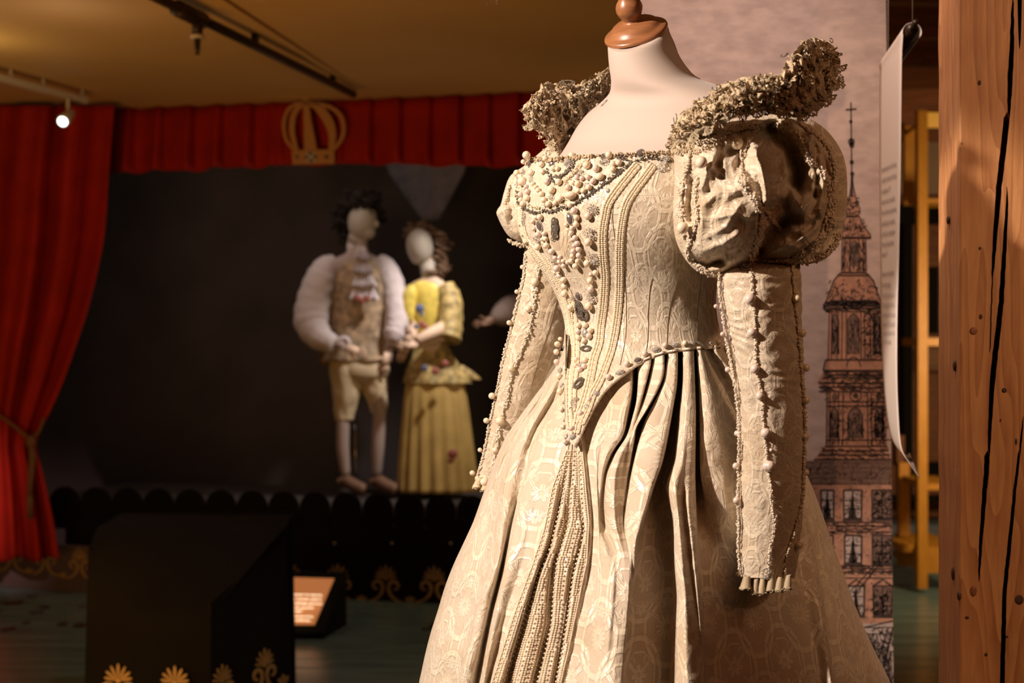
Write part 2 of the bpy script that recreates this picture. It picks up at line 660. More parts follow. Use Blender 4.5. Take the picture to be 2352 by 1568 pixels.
# ---- stage front line: from (-0.42, 7.66) to (-3.3, 8.33)
SX0, SY0, SX1, SY1 = 1.25, 7.30, -3.55, 8.42
sdir = Vector((SX1 - SX0, SY1 - SY0, 0)).normalized()
snor = Vector((sdir.y, -sdir.x, 0))
if snor.y > 0:
    snor = -snor


def stage_at(px, py, off=0.0):
    """point on the vertical plane of the stage front, off metres towards the room"""
    d = (P(px, py, 1.0) - CAMP)
    o = Vector((SX0, SY0, 0)) + snor * off
    t = snor.dot(o - CAMP) / snor.dot(d)
    return CAMP + d * t


UP = Vector((0, 0, 1))


def palmette(org, right, up, nrm, s, tall=True):
    """painted anthemion: fan of petals over two scrolls; raised like thick gold paint"""
    mb = MB()
    th = nrm * 0.004

    def pt(x, y):
        return org + right * (x * s) + up * (y * s)

    def petal(cx, cy, a, L, W):
        pts = []
        for k in range(14):
            f = 2 * pi * k / 14
            x, y = math.sin(f) * W * (1 - .35 * math.cos(f) * -1), -math.cos(f) * L / 2 + L / 2
            w_ = math.sin(f) * W * (.55 + .45 * (y / L))
            pts.append(pt(cx + w_ * math.cos(a) + y * math.sin(a), cy - w_ * math.sin(a) + y * math.cos(a)))
        mb.poly(pts, th)
    for k in range(7):
        a = (k - 3) * 0.46
        petal(math.sin(a) * .10, 1.04 + math.cos(a) * .06, a, .54 - .04 * abs(k - 3), .062)
    mb.poly([pt(math.cos(q) * .10, 1.03 + math.sin(q) * .08) for q in [2 * pi * k / 10 for k in range(10)]], th)
    if tall:
        for sg in (-1, 1):
            pts = []
            for k in range(26):
                f = k / 25
                if f < .45:
                    g = f / .45
                    pts.append((sg * (.85 - .72 * math.sin(g * pi / 2)), .02 + .62 * (1 - math.cos(g * pi / 2))))
                else:
                    g = (f - .45) / .55
                    an = pi - g * 5.0
                    rr = .28 * (1 - g * .62)
                    pts.append((sg * (.13 + .28 + math.cos(an) * rr), .64 + .05 + math.sin(an) * rr))
            w_ = [s * (.03 + .045 * math.sin(min(1, k / 22) * pi * .9)) for k in range(26)]
            mb.strip([pt(x, y) for x, y in pts], w_, nrm, 0.004)
        for x, y, r in ((.98, .03, .035), (-.98, .03, .035)):
            mb.poly([pt(x + math.cos(q) * r, y + math.sin(q) * r) for q in [2 * pi * k / 8 for k in range(8)]], th)
    return mb


def budlet(org, right, up, nrm, s):
    mb = MB()
    for a in (-.8, 0, .8):
        pts = []
        for k in range(10):
            f = 2 * pi * k / 10
            y = (1 - math.cos(f)) * .16
            w_ = math.sin(f) * .07
            pts.append(org + right * s * (w_ * math.cos(a) + y * math.sin(a)) + up * s * (-w_ * math.sin(a) + y * math.cos(a)))
        mb.poly(pts, nrm * .004)
    return mb


stage = thing('stage', 'black stage front with rounded footlight boards and gold anthemion border', 'stage', (-1.2, 7.9, 0))
a0 = stage_at(1240, 1300)
a1 = stage_at(205, 1300)
mb = MB()
for (x, y), h in ():
    pass


def slab(p0, p1, z0, z1, th, name, mat, parent, top_off=0.0):
    n = snor
    v = [Vector((p.x, p.y, z)) - n * t for t in (0, th) for z in (z0, z1) for p in (p0, p1)]
    m = MB()
    m.v = v
    m.f = [(0, 1, 3, 2), (4, 6, 7, 5), (0, 4, 5, 1), (2, 3, 7, 6), (0, 2, 6, 4), (1, 5, 7, 3)]
    if parent is None:
        return m
    return part(m, name, mat, parent, smooth=False)


zt = stage_at(900, 1215).z
slab(stage_at(1330, 1300), stage_at(150, 1300), 0.0, zt, 0.05, 'front_panel', M['black_paint'], stage)
slab(stage_at(1330, 1300, -.05), stage_at(20, 1300, -.05), 0.43, 0.468, 1.45, 'stage_floor', M['backdrop'], stage)
sp = 73.3
for k in range(-1, 17):
    cxp = 219 + k * 71.8 + max(0, k - 5) * 0.35
    top = 1119 + (cxp - 219) * 0.0215
    c = stage_at(cxp, top, -.01)
    hw = (stage_at(cxp + 34.5, top, -.01) - c).length
    m = MB()
    pts = []
    for q in range(17):
        an = pi * q / 16
        pts.append(Vector((0, 0, c.z - hw)) + Vector((c.x, c.y, 0)) + sdir * math.cos(an) * hw + UP * math.sin(an) * hw)
    pts += [Vector((c.x, c.y, zt - .06)) - sdir * hw, Vector((c.x, c.y, zt - .06)) + sdir * hw]
    m.poly(pts, -snor * 0.018)
    part(m, 'footlight_board', M['black_paint'], stage, smooth=False)
rt = -sdir
for cxp in (665, 776, 886, 997, 1108, 1219):
    o_ = stage_at(cxp, 1384 + (cxp - 997) * .02, .0005)
    s = (stage_at(cxp, 1300) - stage_at(cxp, 1384)).length / 1.62
    part(palmette(o_, rt, UP, snor, s), 'gold_anthemion', M['gold_paint'], stage, smooth=False)
    o2 = stage_at(cxp - 55, 1383 + (cxp - 997) * .02, .0005)
    part(budlet(o2, rt, UP, snor, s * .95), 'gold_bud', M['gold_paint'], stage, smooth=False)
for cxp in (768, 900, 1035):
    o_ = stage_at(cxp, 1247, .001)
    m = MB().ball(o_, .006, None, 1)
    part(m, 'screw_head', M['white_metal'], stage)

# side skirting under the curtain, paint lightened to carry the spotlight's effect
L0, L1 = P(-60, 1322, 8.3), P(204, 1348, 8.0)
L0.z = 0
L1.z = 0
dr = (L1 - L0).normalized()
nr_ = Vector((dr.y, -dr.x, 0))
zt2 = CZ - (1250 - 784) / F * 8.1
side = thing('stage_skirting', 'grey-brown skirting board with gold anthemions below the tied red curtain', 'panel', (L0 + L1) / 2)
M['skirting'] = simple('lit_black_paint', (0.10, 0.072, 0.07), 0.6)
m = MB()
m.v = [L0, L1, L1 + UP * zt2, L0 + UP * zt2] + [p - nr_ * .04 for p in (L0, L1, L1 + UP * zt2, L0 + UP * zt2)]
m.f = [(0, 1, 2, 3), (4, 7, 6, 5), (0, 4, 5, 1), (3, 2, 6, 7), (0, 3, 7, 4), (1, 5, 6, 2)]
part(m, 'board', M['skirting'], side, smooth=False)


def on_side(px, py):
    d = P(px, py, 1) - CAMP
    t = nr_.dot(L0 + nr_ * .001 - CAMP) / nr_.dot(d)
    return CAMP + d * t


for cxp, yb in ((28, 1312), (105, 1320), (183, 1330)):
    o_ = on_side(cxp, yb)
    s = (on_side(cxp, yb) - on_side(cxp, yb - 74)).length / 1.65
    part(palmette(o_, dr, UP, nr_, s), 'gold_anthemion', M['gold_paint'], side, smooth=False)
    part(budlet(on_side(cxp - 38, yb - 3), dr, UP, nr_, s), 'gold_bud', M['gold_paint'], side, smooth=False)

# backcloth and wings of the stage
m = MB()
rows = []
for k in range(3):
    z = (0.0, 1.6, 2.79)[k]
    rows.append([Vector((-4.4 + i * .2, 9.95 + .015 * math.sin(i * 1.7), z)) for i in range(29)])
m.grid(rows)
solo(m, 'backcloth', M['backdrop'], 'plain black backcloth hanging behind the figures on the stage', 'curtain')
m = MB()
m.box((-4.4, 8.6, 0.0), (-3.62, 9.6, 2.78))
solo(m, 'side_flat', M['black_paint'], 'black flat beside the stage behind the red curtain', 'flat')
# dim triangular drape high on the backcloth
A_, B_, C_, D_ = P(880, 330, 9.5), P(1075, 330, 9.5), P(1008, 505, 9.55), P(972, 508, 9.55)
A_.z = B_.z = ZC - .005
m = MB()
rows = []
for k in range(9):
    t = k / 8
    a, b = A_.lerp(D_, t), B_.lerp(C_, t)
    if t > .35:
        a.x, b.x = A_.lerp(D_, (t - .35) / .65 * .9 + .1).x, B_.lerp(C_, (t - .35) / .65 * .9 + .1).x
    else:
        a.x, b.x = A_.x + .05 * t, B_.x - .05 * t
    rows.append([a.lerp(b, i / 12) + Vector((0, .006 * math.sin(i * 1.3 + t * 2), 0)) for i in range(13)])
m.grid(rows)
o = solo(m, 'grey_drape', simple('grey_cloth', (0.13, 0.12, 0.145), 0.9, noise_amt=.2, nscale=15), 'dim grey wedge-shaped drape hanging high over the female figure', 'drape')
o.modifiers.new('thickness', 'SOLIDIFY').thickness = .006

# ---- red valance
val = thing('valance', 'dark red pleated valance across the top of the stage', 'curtain', (-1.0, 7.9, 2.4))
m = MB()
ztop = ZC - 0.004
NX = 420
for_rows = []
for r in range(7):
    row = []
    for i in range(NX + 1):
        px = 235 + (1480 - 235) * i / NX
        yb = lin([(235, 402), (300, 398), (420, 396), (560, 388), (700, 381), (860, 379), (1000, 383), (1160, 386), (1480, 380)], px)
        b = stage_at(px, yb + 2.5 * math.sin(px * .045))
        t = r / 6
        z = ztop + (b.z - ztop) * t
        ph = (px - 250) / 68.0
        fr_p = ph - math.floor(ph)
        saw = (fr_p ** 1.5 if fr_p < .86 else (1 - fr_p) / .14) * (1 if px < 640 else .3 if px < 830 else .7)
        off = .02 + .13 * saw * (.5 + .5 * t) + .008 * math.sin(px * .05)
        q = stage_at(px, yb, 0)
        row.append(Vector((q.x, q.y, z)) + snor * off)
    for_rows.append(row)
m.grid(for_rows)
o = part(m, 'valance_cloth', M['red'], val)
o.modifiers.new('thickness', 'SOLIDIFY').thickness = .004
m = MB().tube([stage_at(235, 245, .0), stage_at(1480, 200, .0)], .012, 8)

# ---- left curtain, tied back
cur = thing('stage_curtain', 'tall red curtain tied back with a gold cord at the left of the stage', 'curtain', (-3.2, 8.0, 0.1))
m = MB()
rows = []
ytab = [(250, -120, 262), (400, -130, 250), (550, -130, 238), (700, -125, 205), (800, -120, 172), (880, -110, 143), (950, -95, 112), (1000, -70, 88), (1030, -62, 82), (1080, -66, 96), (1150, -72, 112), (1220, -78, 126), (1290, -82, 136)]
for k in range(90):
    y = 242 + (1284 - 242) * k / 89
    xl, xr = interp(ytab, y)
    row = []
    for i in range(161):
        t = i / 160
        px = xl + (xr - xl) * t
        g = t * 6.4 + .5 * math.sin(t * 7 + 1)
        amp = lin([(242, .05), (700, .07), (1000, .045), (1284, .075)], y)
        off = amp * (abs(math.sin(g * pi * .5 + .3)) ** .8 * 2 - 1) + .015 * math.sin(t * 43 + y * .004)
        bulge = .05 * math.sin(t * pi)
        D = 7.90 - (t - .5) * .15
        wob = 10 * math.sin(t * 19) * (y > 1270) if y > 1270 else 0
        row.append(P(px, y + wob * .6, D - off - bulge))
    rows.append(row)
m.grid(rows)
o = part(m, 'curtain_cloth', M['red'], cur)
o.modifiers.new('thickness', 'SOLIDIFY').thickness = .004
mb = MB()
c1 = [P(x, y, 7.72) for x, y in ((-75, 900), (-20, 945), (10, 962), (40, 985), (68, 1008))]
c2 = [P(x, y, 7.72) for x, y in ((68, 1008), (80, 1000), (92, 985), (100, 960))]
mb.tube(smooth_path(c1, 5), .010, 8)
mb.tube(smooth_path(c2, 5), .009, 8)
mb.ball(P(70, 1015, 7.70), .028, None, 2, (1, .8, 1.3))
mb.tube([P(x, y, 7.70) for x, y in ((70, 1020), (74, 1050), (70, 1100), (68, 1140))], [.014, .02, .016, .014], 8)
for k in range(14):
    a = 2 * pi * k / 14
    b = P(68, 1138, 7.70) + Vector((math.cos(a) * .012, math.sin(a) * .012, 0))
    mb.tube([b, b + Vector((0.004 * math.sin(k), 0, -.13 + .01 * (k % 3)))], .004, 5)
part(mb, 'tieback_cord', M['rope'], cur)

# ---- crown
crown = thing('crown_ornament', 'flat cut-out golden crown fixed to the red valance', 'crown', stage_at(720, 380, .09))


def cp(x, y, off=.10):
    """crown drawing coordinates, 0..1650 across"""
    return stage_at(630 + x * .1211, 210 + y * .1211, off)


def crown_poly(pts, name='crown_arch', mat=None, lab=None, off=.10, th=.012):
    m = MB().poly([cp(x, y, off) for x, y in pts], -snor * th)
    return part(m, name, mat or M['crownwood'], crown, smooth=False, label=lab)


def crown_strip(pts, w_, name='crown_arch'):
    m = MB()
    q = smooth_path([cp(x, y, .10) for x, y in pts], 6)
    n = len(q)
    ww = [(w_[0] + (w_[1] - w_[0]) * (math.sin(pi * k / n) if len(w_) == 2 else k / n)) * .1211 * 7.9 / F for k in range(n)]
    m.strip(q, ww, snor, -.012)
    return part(m, name, M['crownwood'], crown, smooth=False)


M['crownwood'] = simple('crown_paint', (0.50, 0.26, 0.10), 0.55)
crown_poly([(330, 1130), (560, 1105), (1130, 1100), (1135, 1370), (345, 1385)], 'crown_band')
crown_poly([(548, 120), (632, 120), (655, 260), (700, 560), (760, 850), (805, 1110), (565, 1115), (560, 800), (550, 400)], 'crown_bar')
crown_strip([(590, 205), (420, 240), (270, 340), (190, 520), (180, 720), (230, 920), (370, 1110)], (26, 34))
crown_strip([(600, 205), (470, 290), (360, 460), (330, 700), (360, 900), (430, 1120)], (30, 56))
crown_strip([(600, 205), (850, 240), (1080, 310), (1250, 460), (1310, 700), (1270, 900), (1110, 1110)], (28, 36))
crown_strip([(600, 210), (780, 270), (930, 420), (1050, 620), (1100, 850), (1070, 1110)], (34, 88))
M['disc_white'] = simple('pale_enamel', (0.50, 0.44, 0.42), 0.4)
M['disc_blue'] = simple('navy_gem_paint', (0.015, 0.035, 0.07), 0.3)


def circ(cx, cy, r, name, mat, off):
    m = MB().poly([cp(cx + math.cos(a) * r, cy + math.sin(a) * r, off) for a in [2 * pi * k / 20 for k in range(20)]], -snor * .004)
    part(m, name, mat, crown, smooth=False)


circ(690, 1245, 108, 'round_badge', M['disc_white'], .104)
for x, y in ((680, 1175), (608, 1248), (768, 1242), (692, 1312)):
    circ(x, y, 32, 'blue_stone', M['disc_blue'], .108)
circ(432, 1240, 32, 'dark_stone', M['disc_blue'], .104)
circ(988, 1238, 38, 'dark_stone', M['disc_blue'], .104)

# ---- ceiling pipe with sprinkler, track light
zp = ZC - .05
pA = Vector(((370 - 1176) / F * 5.3, 5.3, zp))
dA = (zp - CZ)


def ceil_pt(px, py, z):
    D = (z - CZ) * F / (784 - py)
    return Vector(((px - 1176) / F * D, D, z))


q0, q1 = ceil_pt(250, -60, zp), ceil_pt(812, 216, zp)
pip = thing('ceiling_pipe', 'dark metal pipe running under the ceiling with a hanging sprinkler', 'pipe', q0)
part(MB().tube([q0, q1], .021, 12), 'pipe', M['pipe'], pip)
j = ceil_pt(450, 40, zp)
dd = (q1 - q0).normalized()
part(MB().tube([j - dd * .16, j + dd * .06], .034, 12), 'pipe_joint', M['pipe'], pip)
jm = q0 + (q1 - q0) * ((j - q0).dot(dd) / (q1 - q0).length)
part(MB().tube([jm, jm - UP * .07], .022, 12), 'drop_pipe', M['pipe'], pip)
part(MB().tube([jm - UP * .07, jm - UP * .085], .028, 14), 'sprinkler_collar', M['white_metal'], pip)
part(MB().tube([jm - UP * .085, jm - UP * .12, jm - UP * .15], [.013, .012, .008], 10), 'sprinkler_head', M['pipe'], pip)
for f in (.12, .5, .88):
    c = q0.lerp(q1, f)
    part(MB().box((c.x - .012, c.y - .03, zp), (c.x + .012, c.y + .03, ZC)), 'pipe_hanger', M['pipe'], pip, smooth=False)
# shallow ridge added to stand for the shadow line beside the pipe
r0, r1 = ceil_pt(400, -60, ZC - .015), ceil_pt(815, 205, ZC - .015)
m = MB()
side_ = Vector((.03, 0, 0))
m.v = [r0, r0 + side_, r1 + side_, r1, r0 + UP * .016, r0 + side_ + UP * .016, r1 + side_ + UP * .016, r1 + UP * .016]
m.f = [(0, 1, 2, 3), (4, 7, 6, 5), (0, 4, 5, 1), (1, 5, 6, 2), (2, 6, 7, 3), (3, 7, 4, 0)]
struct(m, 'pipe_shadow_ridge', M['ceiling'])
zt_ = ZC - .06
t0, t1 = ceil_pt(-80, 158, zt_), ceil_pt(196, 232, zt_)
trk = thing('track_light', 'white ceiling track with a single lit spotlight', 'light', t1)
dd = (t1 - t0).normalized()
sd = dd.cross(UP).normalized()
m = MB()
rows = []
for e in (t0, t1):
    rows.append([e + sd * .018 + UP * .015, e - sd * .018 + UP * .015, e - sd * .018 - UP * .015, e + sd * .018 - UP * .015])
m.grid(rows, True)
m.f += [(0, 1, 2, 3), (4, 5, 6, 7)]
part(m, 'track', M['white_metal'], trk, smooth=False)
for f in (.35, .62, .97):
    c = t0.lerp(t1, f)
    part(MB().tube([c, Vector((c.x, c.y, ZC))], .009, 8), 'track_hanger', M['white_metal'], trk)
c = ceil_pt(155, 220, zt_)
D_ = c.y
a = P(156, 255, D_)
part(MB().tube([Vector((a.x, a.y, c.z)), a], .010, 10), 'spot_stem', M['white_metal'], trk)
h0, h1 = P(165, 258, D_ + .03), P(144, 279, D_ - .10)
head = MB().tube([h0, h0.lerp(h1, .35), h0.lerp(h1, .8), h1], [.018, .026, .033, .034], 18)
hd = part(head, 'spot_head', M['white_metal'], trk)
ax_ = (h1 - h0).normalized()
MX = Matrix.Translation(h1 + ax_ * .002) @ ax_.to_track_quat('Z', 'Y').to_matrix().to_4x4()
M['lit'] = simple('lit_lens', (1, 1, 1), 0.3, emit=(0.85, 1.0, 0.92), es=5)
m = MB().lathe([(0, .004), (.018, .003), (.025, 0), (.025, -.002), (0, -.002)], 20, MX)
part(m, 'lens', M['lit'], hd)
lamp('track_spot_glow', 'SPOT', h1 + ax_ * .03, h1 + ax_ * 2, 5, (1, .95, .85), .03, 70, .5)
lamp('track_spot_uplight', 'POINT', tuple(ceil_pt(140, 172, ZC - .28)), (0, 0, 0), 0.9, (1, .8, .65), .06)
c0 = ceil_pt(-90, 214, ZC - .25)
lamp('ceiling_uplight', 'POINT', tuple(c0), (0, 0, 0), 2.2, (1, .72, .3), .1)

# ---- black display plinth with gold border, standing in front left
D1 = 5.20
pl = thing('display_plinth', 'black display plinth with curved top and gold anthemions round its foot', 'plinth', P(430, 1680, 5.35) * 1.0)
pl.location.z = 0
WORLD[pl.name] = Matrix.Translation(pl.location)
zf = lambda px, py, D: P(px, py, D)
A0 = Vector((P(192, 1300, D1).x, D1, 0))
A1 = Vector((P(484, 1300, D1 - .06).x, D1 - .06, 0))
A2 = Vector((P(676, 1300, D1 + .36).x, D1 + .36, 0))
z_top = P(300, 1207, D1 + .12).z
m = MB()
rows = []
# front face curving back at the top
for k, (t, off) in enumerate([(0, 0), (.3, 0), (.5, 0), (.58, 0), (.64, 0), (.72, .001), (.78, .002), (.86, .01), (.92, .03), (.96, .06), (.985, .10), (1.0, .16), (1.0, .5)]):
    z = z_top * t
    ysc = min(1400, max(1226, 784 + (CZ - z) * F / 5.25))
    e_ = (1400 - ysc) / 168.0
    dq = P(484 + 171 * e_, ysc, 1) - CAMP
    n2_ = Vector(((A2 - A1).y, -(A2 - A1).x, 0)).normalized()
    er = CAMP + dq * (n2_.dot(A1 - CAMP) / n2_.dot(dq)) if e_ > 0 else A1
    row = []
    for i in range(25):
        f = i / 24
        p = A0.lerp(Vector((er.x, er.y, 0)), f)
        bk = min(off, .5) * (1 - f * .75)
        row.append(Vector((p.x + (.018 * t if i == 0 else 0), p.y + bk - .03 * math.sin(f * pi) * (1 if t < .9 else .4), z)))
    rows.append(row)
m.grid(rows)
fpanel = part(m, 'front_panel', M['black_paint'], pl)
B2 = P(640, 1232, D1 + .34)
m = MB()
tl = P(484, 1330, D1 - .055)
m.v = [A1, A2, Vector((B2.x + .02, A2.y, B2.z)), tl, A1.copy(), A2.copy()]
for p in m.v[4:]:
    pass
m.v = [A1, A2, Vector((P(656, 1232, A2.y).x, A2.y, P(656, 1232, A2.y).z)), Vector((A1.x, A1.y, P(484, 1384, A1.y).z))]
m.f = [(0, 1, 2, 3)]
th_ = Vector((-.02, .02, 0))
m2 = MB().poly(m.v, th_)
part(m2, 'side_panel', simple('lighter_black_paint', (0.009, 0.007, 0.006), 0.8, spec=0.15), pl, smooth=False)  # side facet in a slightly lighter black
m = MB()
m.v = [Vector((A0.x, A0.y + .5, 0)), Vector((A2.x - .02, A2.y + .16, 0)), Vector((P(656, 1232, A2.y).x, A2.y + .16, z_top)), Vector((A0.x, A0.y + .5, z_top))]
m.f = [(0, 1, 2, 3)]
part(MB().poly(m.v, Vector((0, .02, 0))), 'back_panel', M['black_paint'], pl, smooth=False)
m = MB().poly([A0, Vector((A0.x, A0.y + .5, 0)), Vector((A0.x, A0.y + .5, z_top)), Vector((A0.x + .018, A0.y + .16, z_top)), Vector((A0.x + .01, A0.y + .02, z_top * .9))], Vector((.012, 0, 0)))
part(m, 'end_panel', M['black_paint'], pl, smooth=False)
fd = (A1 - A0).normalized()
fn = Vector((fd.y, -fd.x, 0))
sd2 = (A2 - A1).normalized()
sn2 = Vector((sd2.y, -sd2.x, 0))


def on_pl(px, py, o_, n_):
    d = P(px, py, 1) - CAMP
    return CAMP + d * (n_.dot(o_ - CAMP) / n_.dot(d))


for cxp, ytop, w_ in ((272, 1522, 62), (402, 1527, 68)):
    o_ = on_pl(cxp, ytop + 108, A0 + fn * .033, fn)
    s = (on_pl(cxp, ytop, A0, fn) - on_pl(cxp, ytop + 108, A0, fn)).length / 1.66
    part(palmette(o_, fd, UP, fn, s), 'gold_anthemion', M['gold_paint'], pl, smooth=False)
for cxp, ytop in ((510, 1524), (607, 1487)):
    o_ = on_pl(cxp, ytop + 104, A1 + sn2 * .004, sn2)
    s = (on_pl(cxp, ytop, A1, sn2) - on_pl(cxp, ytop + 104, A1, sn2)).length / 1.66
    part(palmette(o_, sd2, UP, sn2, s), 'gold_anthemion', M['gold_paint'], pl, smooth=False)
o_ = on_pl(650, 1572, A1 + sn2 * .004, sn2)
part(budlet(o_, sd2, UP, sn2, .13), 'gold_bud', M['gold_paint'], pl, smooth=False)

# ---- low black lectern with a lit text panel
DL = 6.9
lec = thing('label_lectern', 'low black sloping lectern with a glowing orange text panel', 'lectern', (P(720, 1400, DL).x, DL, 0))
tl_, tr_, br_, bl_ = P(560, 1322, DL + .16), P(768, 1328, DL + .16), P(722, 1432, DL - .12), P(560, 1432, DL - .12)
nrm = (tr_ - tl_).cross(bl_ - tl_).normalized()
if nrm.y > 0:
    nrm = -nrm
m = MB().poly([tl_, tr_, br_, bl_], -nrm * .012)
M['panel_lit'] = simple('glowing_orange_panel', (0.50, 0.20, 0.07), 0.35, emit=(1.0, 0.34, 0.10), es=0.34)  # panel and letters get their brightness from emission
M['text_lit'] = simple('glowing_letters', (0.9, 0.7, 0.5), 0.4, emit=(1.0, 0.76, 0.48), es=3.0)
pan = part(m, 'text_panel', M['panel_lit'], lec, smooth=False)
mb = MB()
for p0, p1 in (((800, 1290), (752, 1468)),):
    pass
outer = [P(540, 1306, DL + .2), P(795, 1312, DL + .2), P(742, 1452, DL - .16), P(540, 1452, DL - .16)]
mb = MB().poly([p - nrm * .004 for p in outer], -nrm * .02)
# body below
mb.poly([P(540, 1452, DL - .16) - nrm * .01, P(742, 1452, DL - .16) - nrm * .01, Vector((P(742, 1452, DL - .16).x, DL - .14, 0)), Vector((P(540, 1452, DL - .16).x, DL - .14, 0))], Vector((0, .02, 0)))
mb.poly([P(742, 1452, DL - .16) - nrm * .01, P(795, 1312, DL + .2) - nrm * .01, Vector((P(795, 1312, DL + .2).x, DL + .2, 0)), Vector((P(742, 1452, DL - .16).x, DL - .14, 0))], Vector((-.02, 0, 0)))
mb.poly([P(540, 1312, DL + .2) - nrm * .01, P(795, 1312, DL + .2) - nrm * .01, Vector((P(795, 1312, DL + .2).x, DL + .2, 0)), Vector((P(540, 1312, DL + .2).x, DL + .2, 0))], Vector((0, .02, 0)))
part(mb, 'lectern_body', M['black_paint'], lec, smooth=False)
rx_ = (tr_ - tl_).normalized()
ux_ = rx_.cross(nrm).normalized()
if ux_.z < 0:
    ux_ = -ux_


def text_mesh(body_, size, mat, name, parent, org, xdir, ydir, align='LEFT', stretch=1.0):
    cu = bpy.data.curves.new('tmp_text', 'FONT')
    cu.body = body_
    cu.size = size
    cu.align_x = align
    ob = bpy.data.objects.new('tmp_text', cu)
    COL.objects.link(ob)
    dg = bpy.context.evaluated_depsgraph_get()
    dg.update()
    me = bpy.data.meshes.new_from_object(ob.evaluated_get(dg))
    bpy.data.objects.remove(ob)
    bpy.data.curves.remove(cu)
    me.name = name
    me.materials.clear()
    me.materials.append(mat)
    zd = xdir.cross(ydir).normalized()
    Mx = Matrix((xdir * stretch, ydir, zd)).transposed().to_4x4()
    return link(me, name, parent, M=Matrix.Translation(org) @ Mx)


for k, (yy, s_) in enumerate(((1366, 'Kostymer fra teatrets'), (1376, 'egen samling, sydd til'), (1386, 'forestillinger gjennom'), (1396, 'hundre og femti'), (1404, 'sesonger'), (1416, 'Costumes from'), (1425, 'the collection'))):
    d = P(664, yy, 1) - CAMP
    o_ = CAMP + d * (nrm.dot(tl_ + nrm * .03 - CAMP) / nrm.dot(d))
    text_mesh(s_, .0185, M['text_lit'], 'panel_text', pan, o_, rx_, ux_)

# ---- petals and leaves scattered on the floor
M['petal'] = simple('dark_petal', (0.05, 0.012, 0.012), 0.6)
rp = random.Random(4)
PLAB = ('petal on the floor nearest the gold-patterned skirting', 'long petal left of the topmost one on the floor', 'petal just right of and below the long upper one', 'petal closest to the upper edge of the black plinth', 'wide petal in the middle of the scatter', 'small petal below the wide middle one', 'petal farthest to the front left', 'petal alone towards the lower right of the scatter', 'petal touching the lower left edge of the black plinth', 'petal cut by the left edge of the picture')
for k, (x, y, wpx) in enumerate(((75, 1372, 22), (30, 1388, 44), (102, 1397, 26), (188, 1396, 18), (84, 1410, 30), (60, 1434, 18), (20, 1449, 34), (143, 1437, 26), (182, 1440, 34), (-5, 1406, 20))):
    D = CZ * F / (y - 784)
    c = P(x, y, D)
    hw = wpx / 2 * D / F
    m = MB()
    rows = []
    ph = rp.uniform(0, 6)
    top = [c + Vector((math.cos(a) * hw, math.sin(a) * hw * 1.0, .011 + .006 * math.sin(a * 2 + ph))) for a in [2 * pi * i / 12 for i in range(12)]]
    m.poly(top, Vector((0, 0, -.002)))
    solo(m, 'fallen_petal', M['petal'], 'dark ' + PLAB[k], 'petal', 'dark petals scattered on the floor', smooth=False)
m = MB()
cw = [(968, 1450), (985, 1449), (998, 1438), (1010, 1431), (1030, 1430), (1060, 1432)]
m.tube(smooth_path([P(x, y, CZ * F / (y - 784)) + UP * .014 for x, y in cw], 5), .006, 6)
solo(m, 'floor_cable', M['pipe'], 'short dark cable lying on the floor before the stage', 'cable')

# ---- printed board with the church tower
board = thing('printed_board', 'tall pale board printed with a sepia church tower above a brick town house', 'poster', (P(1750, 1568, 3.3).x, 3.3, 0))
M['poster'] = simple('poster_paper', (0.47, 0.36, 0.315), 0.8, noise_amt=0.16, nscale=22, stretch=(1, 1, 2.2))
BT = P(1450, -160, 3.30)
BTR = P(2033, -160, 3.30)
DBP = 3.30
tilt = lambda y: 2035 + (2053 - 2035) * (y / 1568.0)
ztp, zbt = ZC - .03, 0.0
yt_, yb_ = 784 - (ztp - CZ) * F / DBP, 784 - (zbt - CZ) * F / DBP
m = MB().poly([P(1450, yt_, DBP), P(tilt(yt_), yt_, DBP), P(tilt(yb_), yb_, DBP), P(1450, yb_, DBP)], Vector((0, .012, 0)))
bd = part(m, 'board', M['poster'], board, smooth=False)
M['ink'] = simple('sepia_ink', (0.045, 0.028, 0.024), 0.85, noise_amt=.4, nscale=150)
M['ink_soft'] = simple('soft_ink', (0.17, 0.10, 0.075), 0.85, noise_amt=.3, nscale=120)
M['brickprint'] = simple('terracotta_print', (0.37, 0.19, 0.125), 0.85, noise_amt=.28, nscale=45)
M['skyprint'] = simple('peach_print', (0.50, 0.36, 0.27), 0.85, noise_amt=.12, nscale=20)
FR = Vector((0, -.0006, 0))
fills, inks, softs = MB(), MB(), MB()


def fp(x, y, l=1):
    x = min(x, tilt(y) - 1)
    return P(x, y, DBP) + FR * l


def fill(pts, mbx=None, l=1):
    (mbx or fills).poly([fp(x, y, l) for x, y in pts])


def line(pts, w_=2.0, mbx=None, l=3):
    q = [(min(x, tilt(y) - 1), y) for x, y in pts]
    for (x0, y0), (x1, y1) in zip(q, q[1:]):
        L = math.hypot(x1 - x0, y1 - y0)
        if L < .5:
            continue
        nx, ny = -(y1 - y0) / L * w_ / 2, (x1 - x0) / L * w_ / 2
        (mbx or inks).poly([P(a, b, DBP) + FR * l for a, b in ((x0 + nx, y0 + ny), (x1 + nx, y1 + ny), (x1 - nx, y1 - ny), (x0 - nx, y0 - ny))])


def sym(pts, ax):
    return [(ax + x, y) for x, y in pts] + [(ax - x, y) for x, y in reversed(pts)]


rk = random.Random(9)


def hatch(x0, y0, x1, y1, n, L=(4, 14), ang=None, w_=1.6, mbx=None):
    n = int(n * 1.6)
    for _ in range(n):
        x, y = rk.uniform(x0, x1), rk.uniform(y0, y1)
        a = ang if ang is not None else rk.choice((.2, 1.4, 1.8, 2.6))
        a += rk.uniform(-.3, .3)
        l_ = rk.uniform(*L)
        line([(x, y), (x + math.cos(a) * l_, min(y1, y + math.sin(a) * l_))], w_ * rk.uniform(.6, 1.3), mbx)


AX = 1957
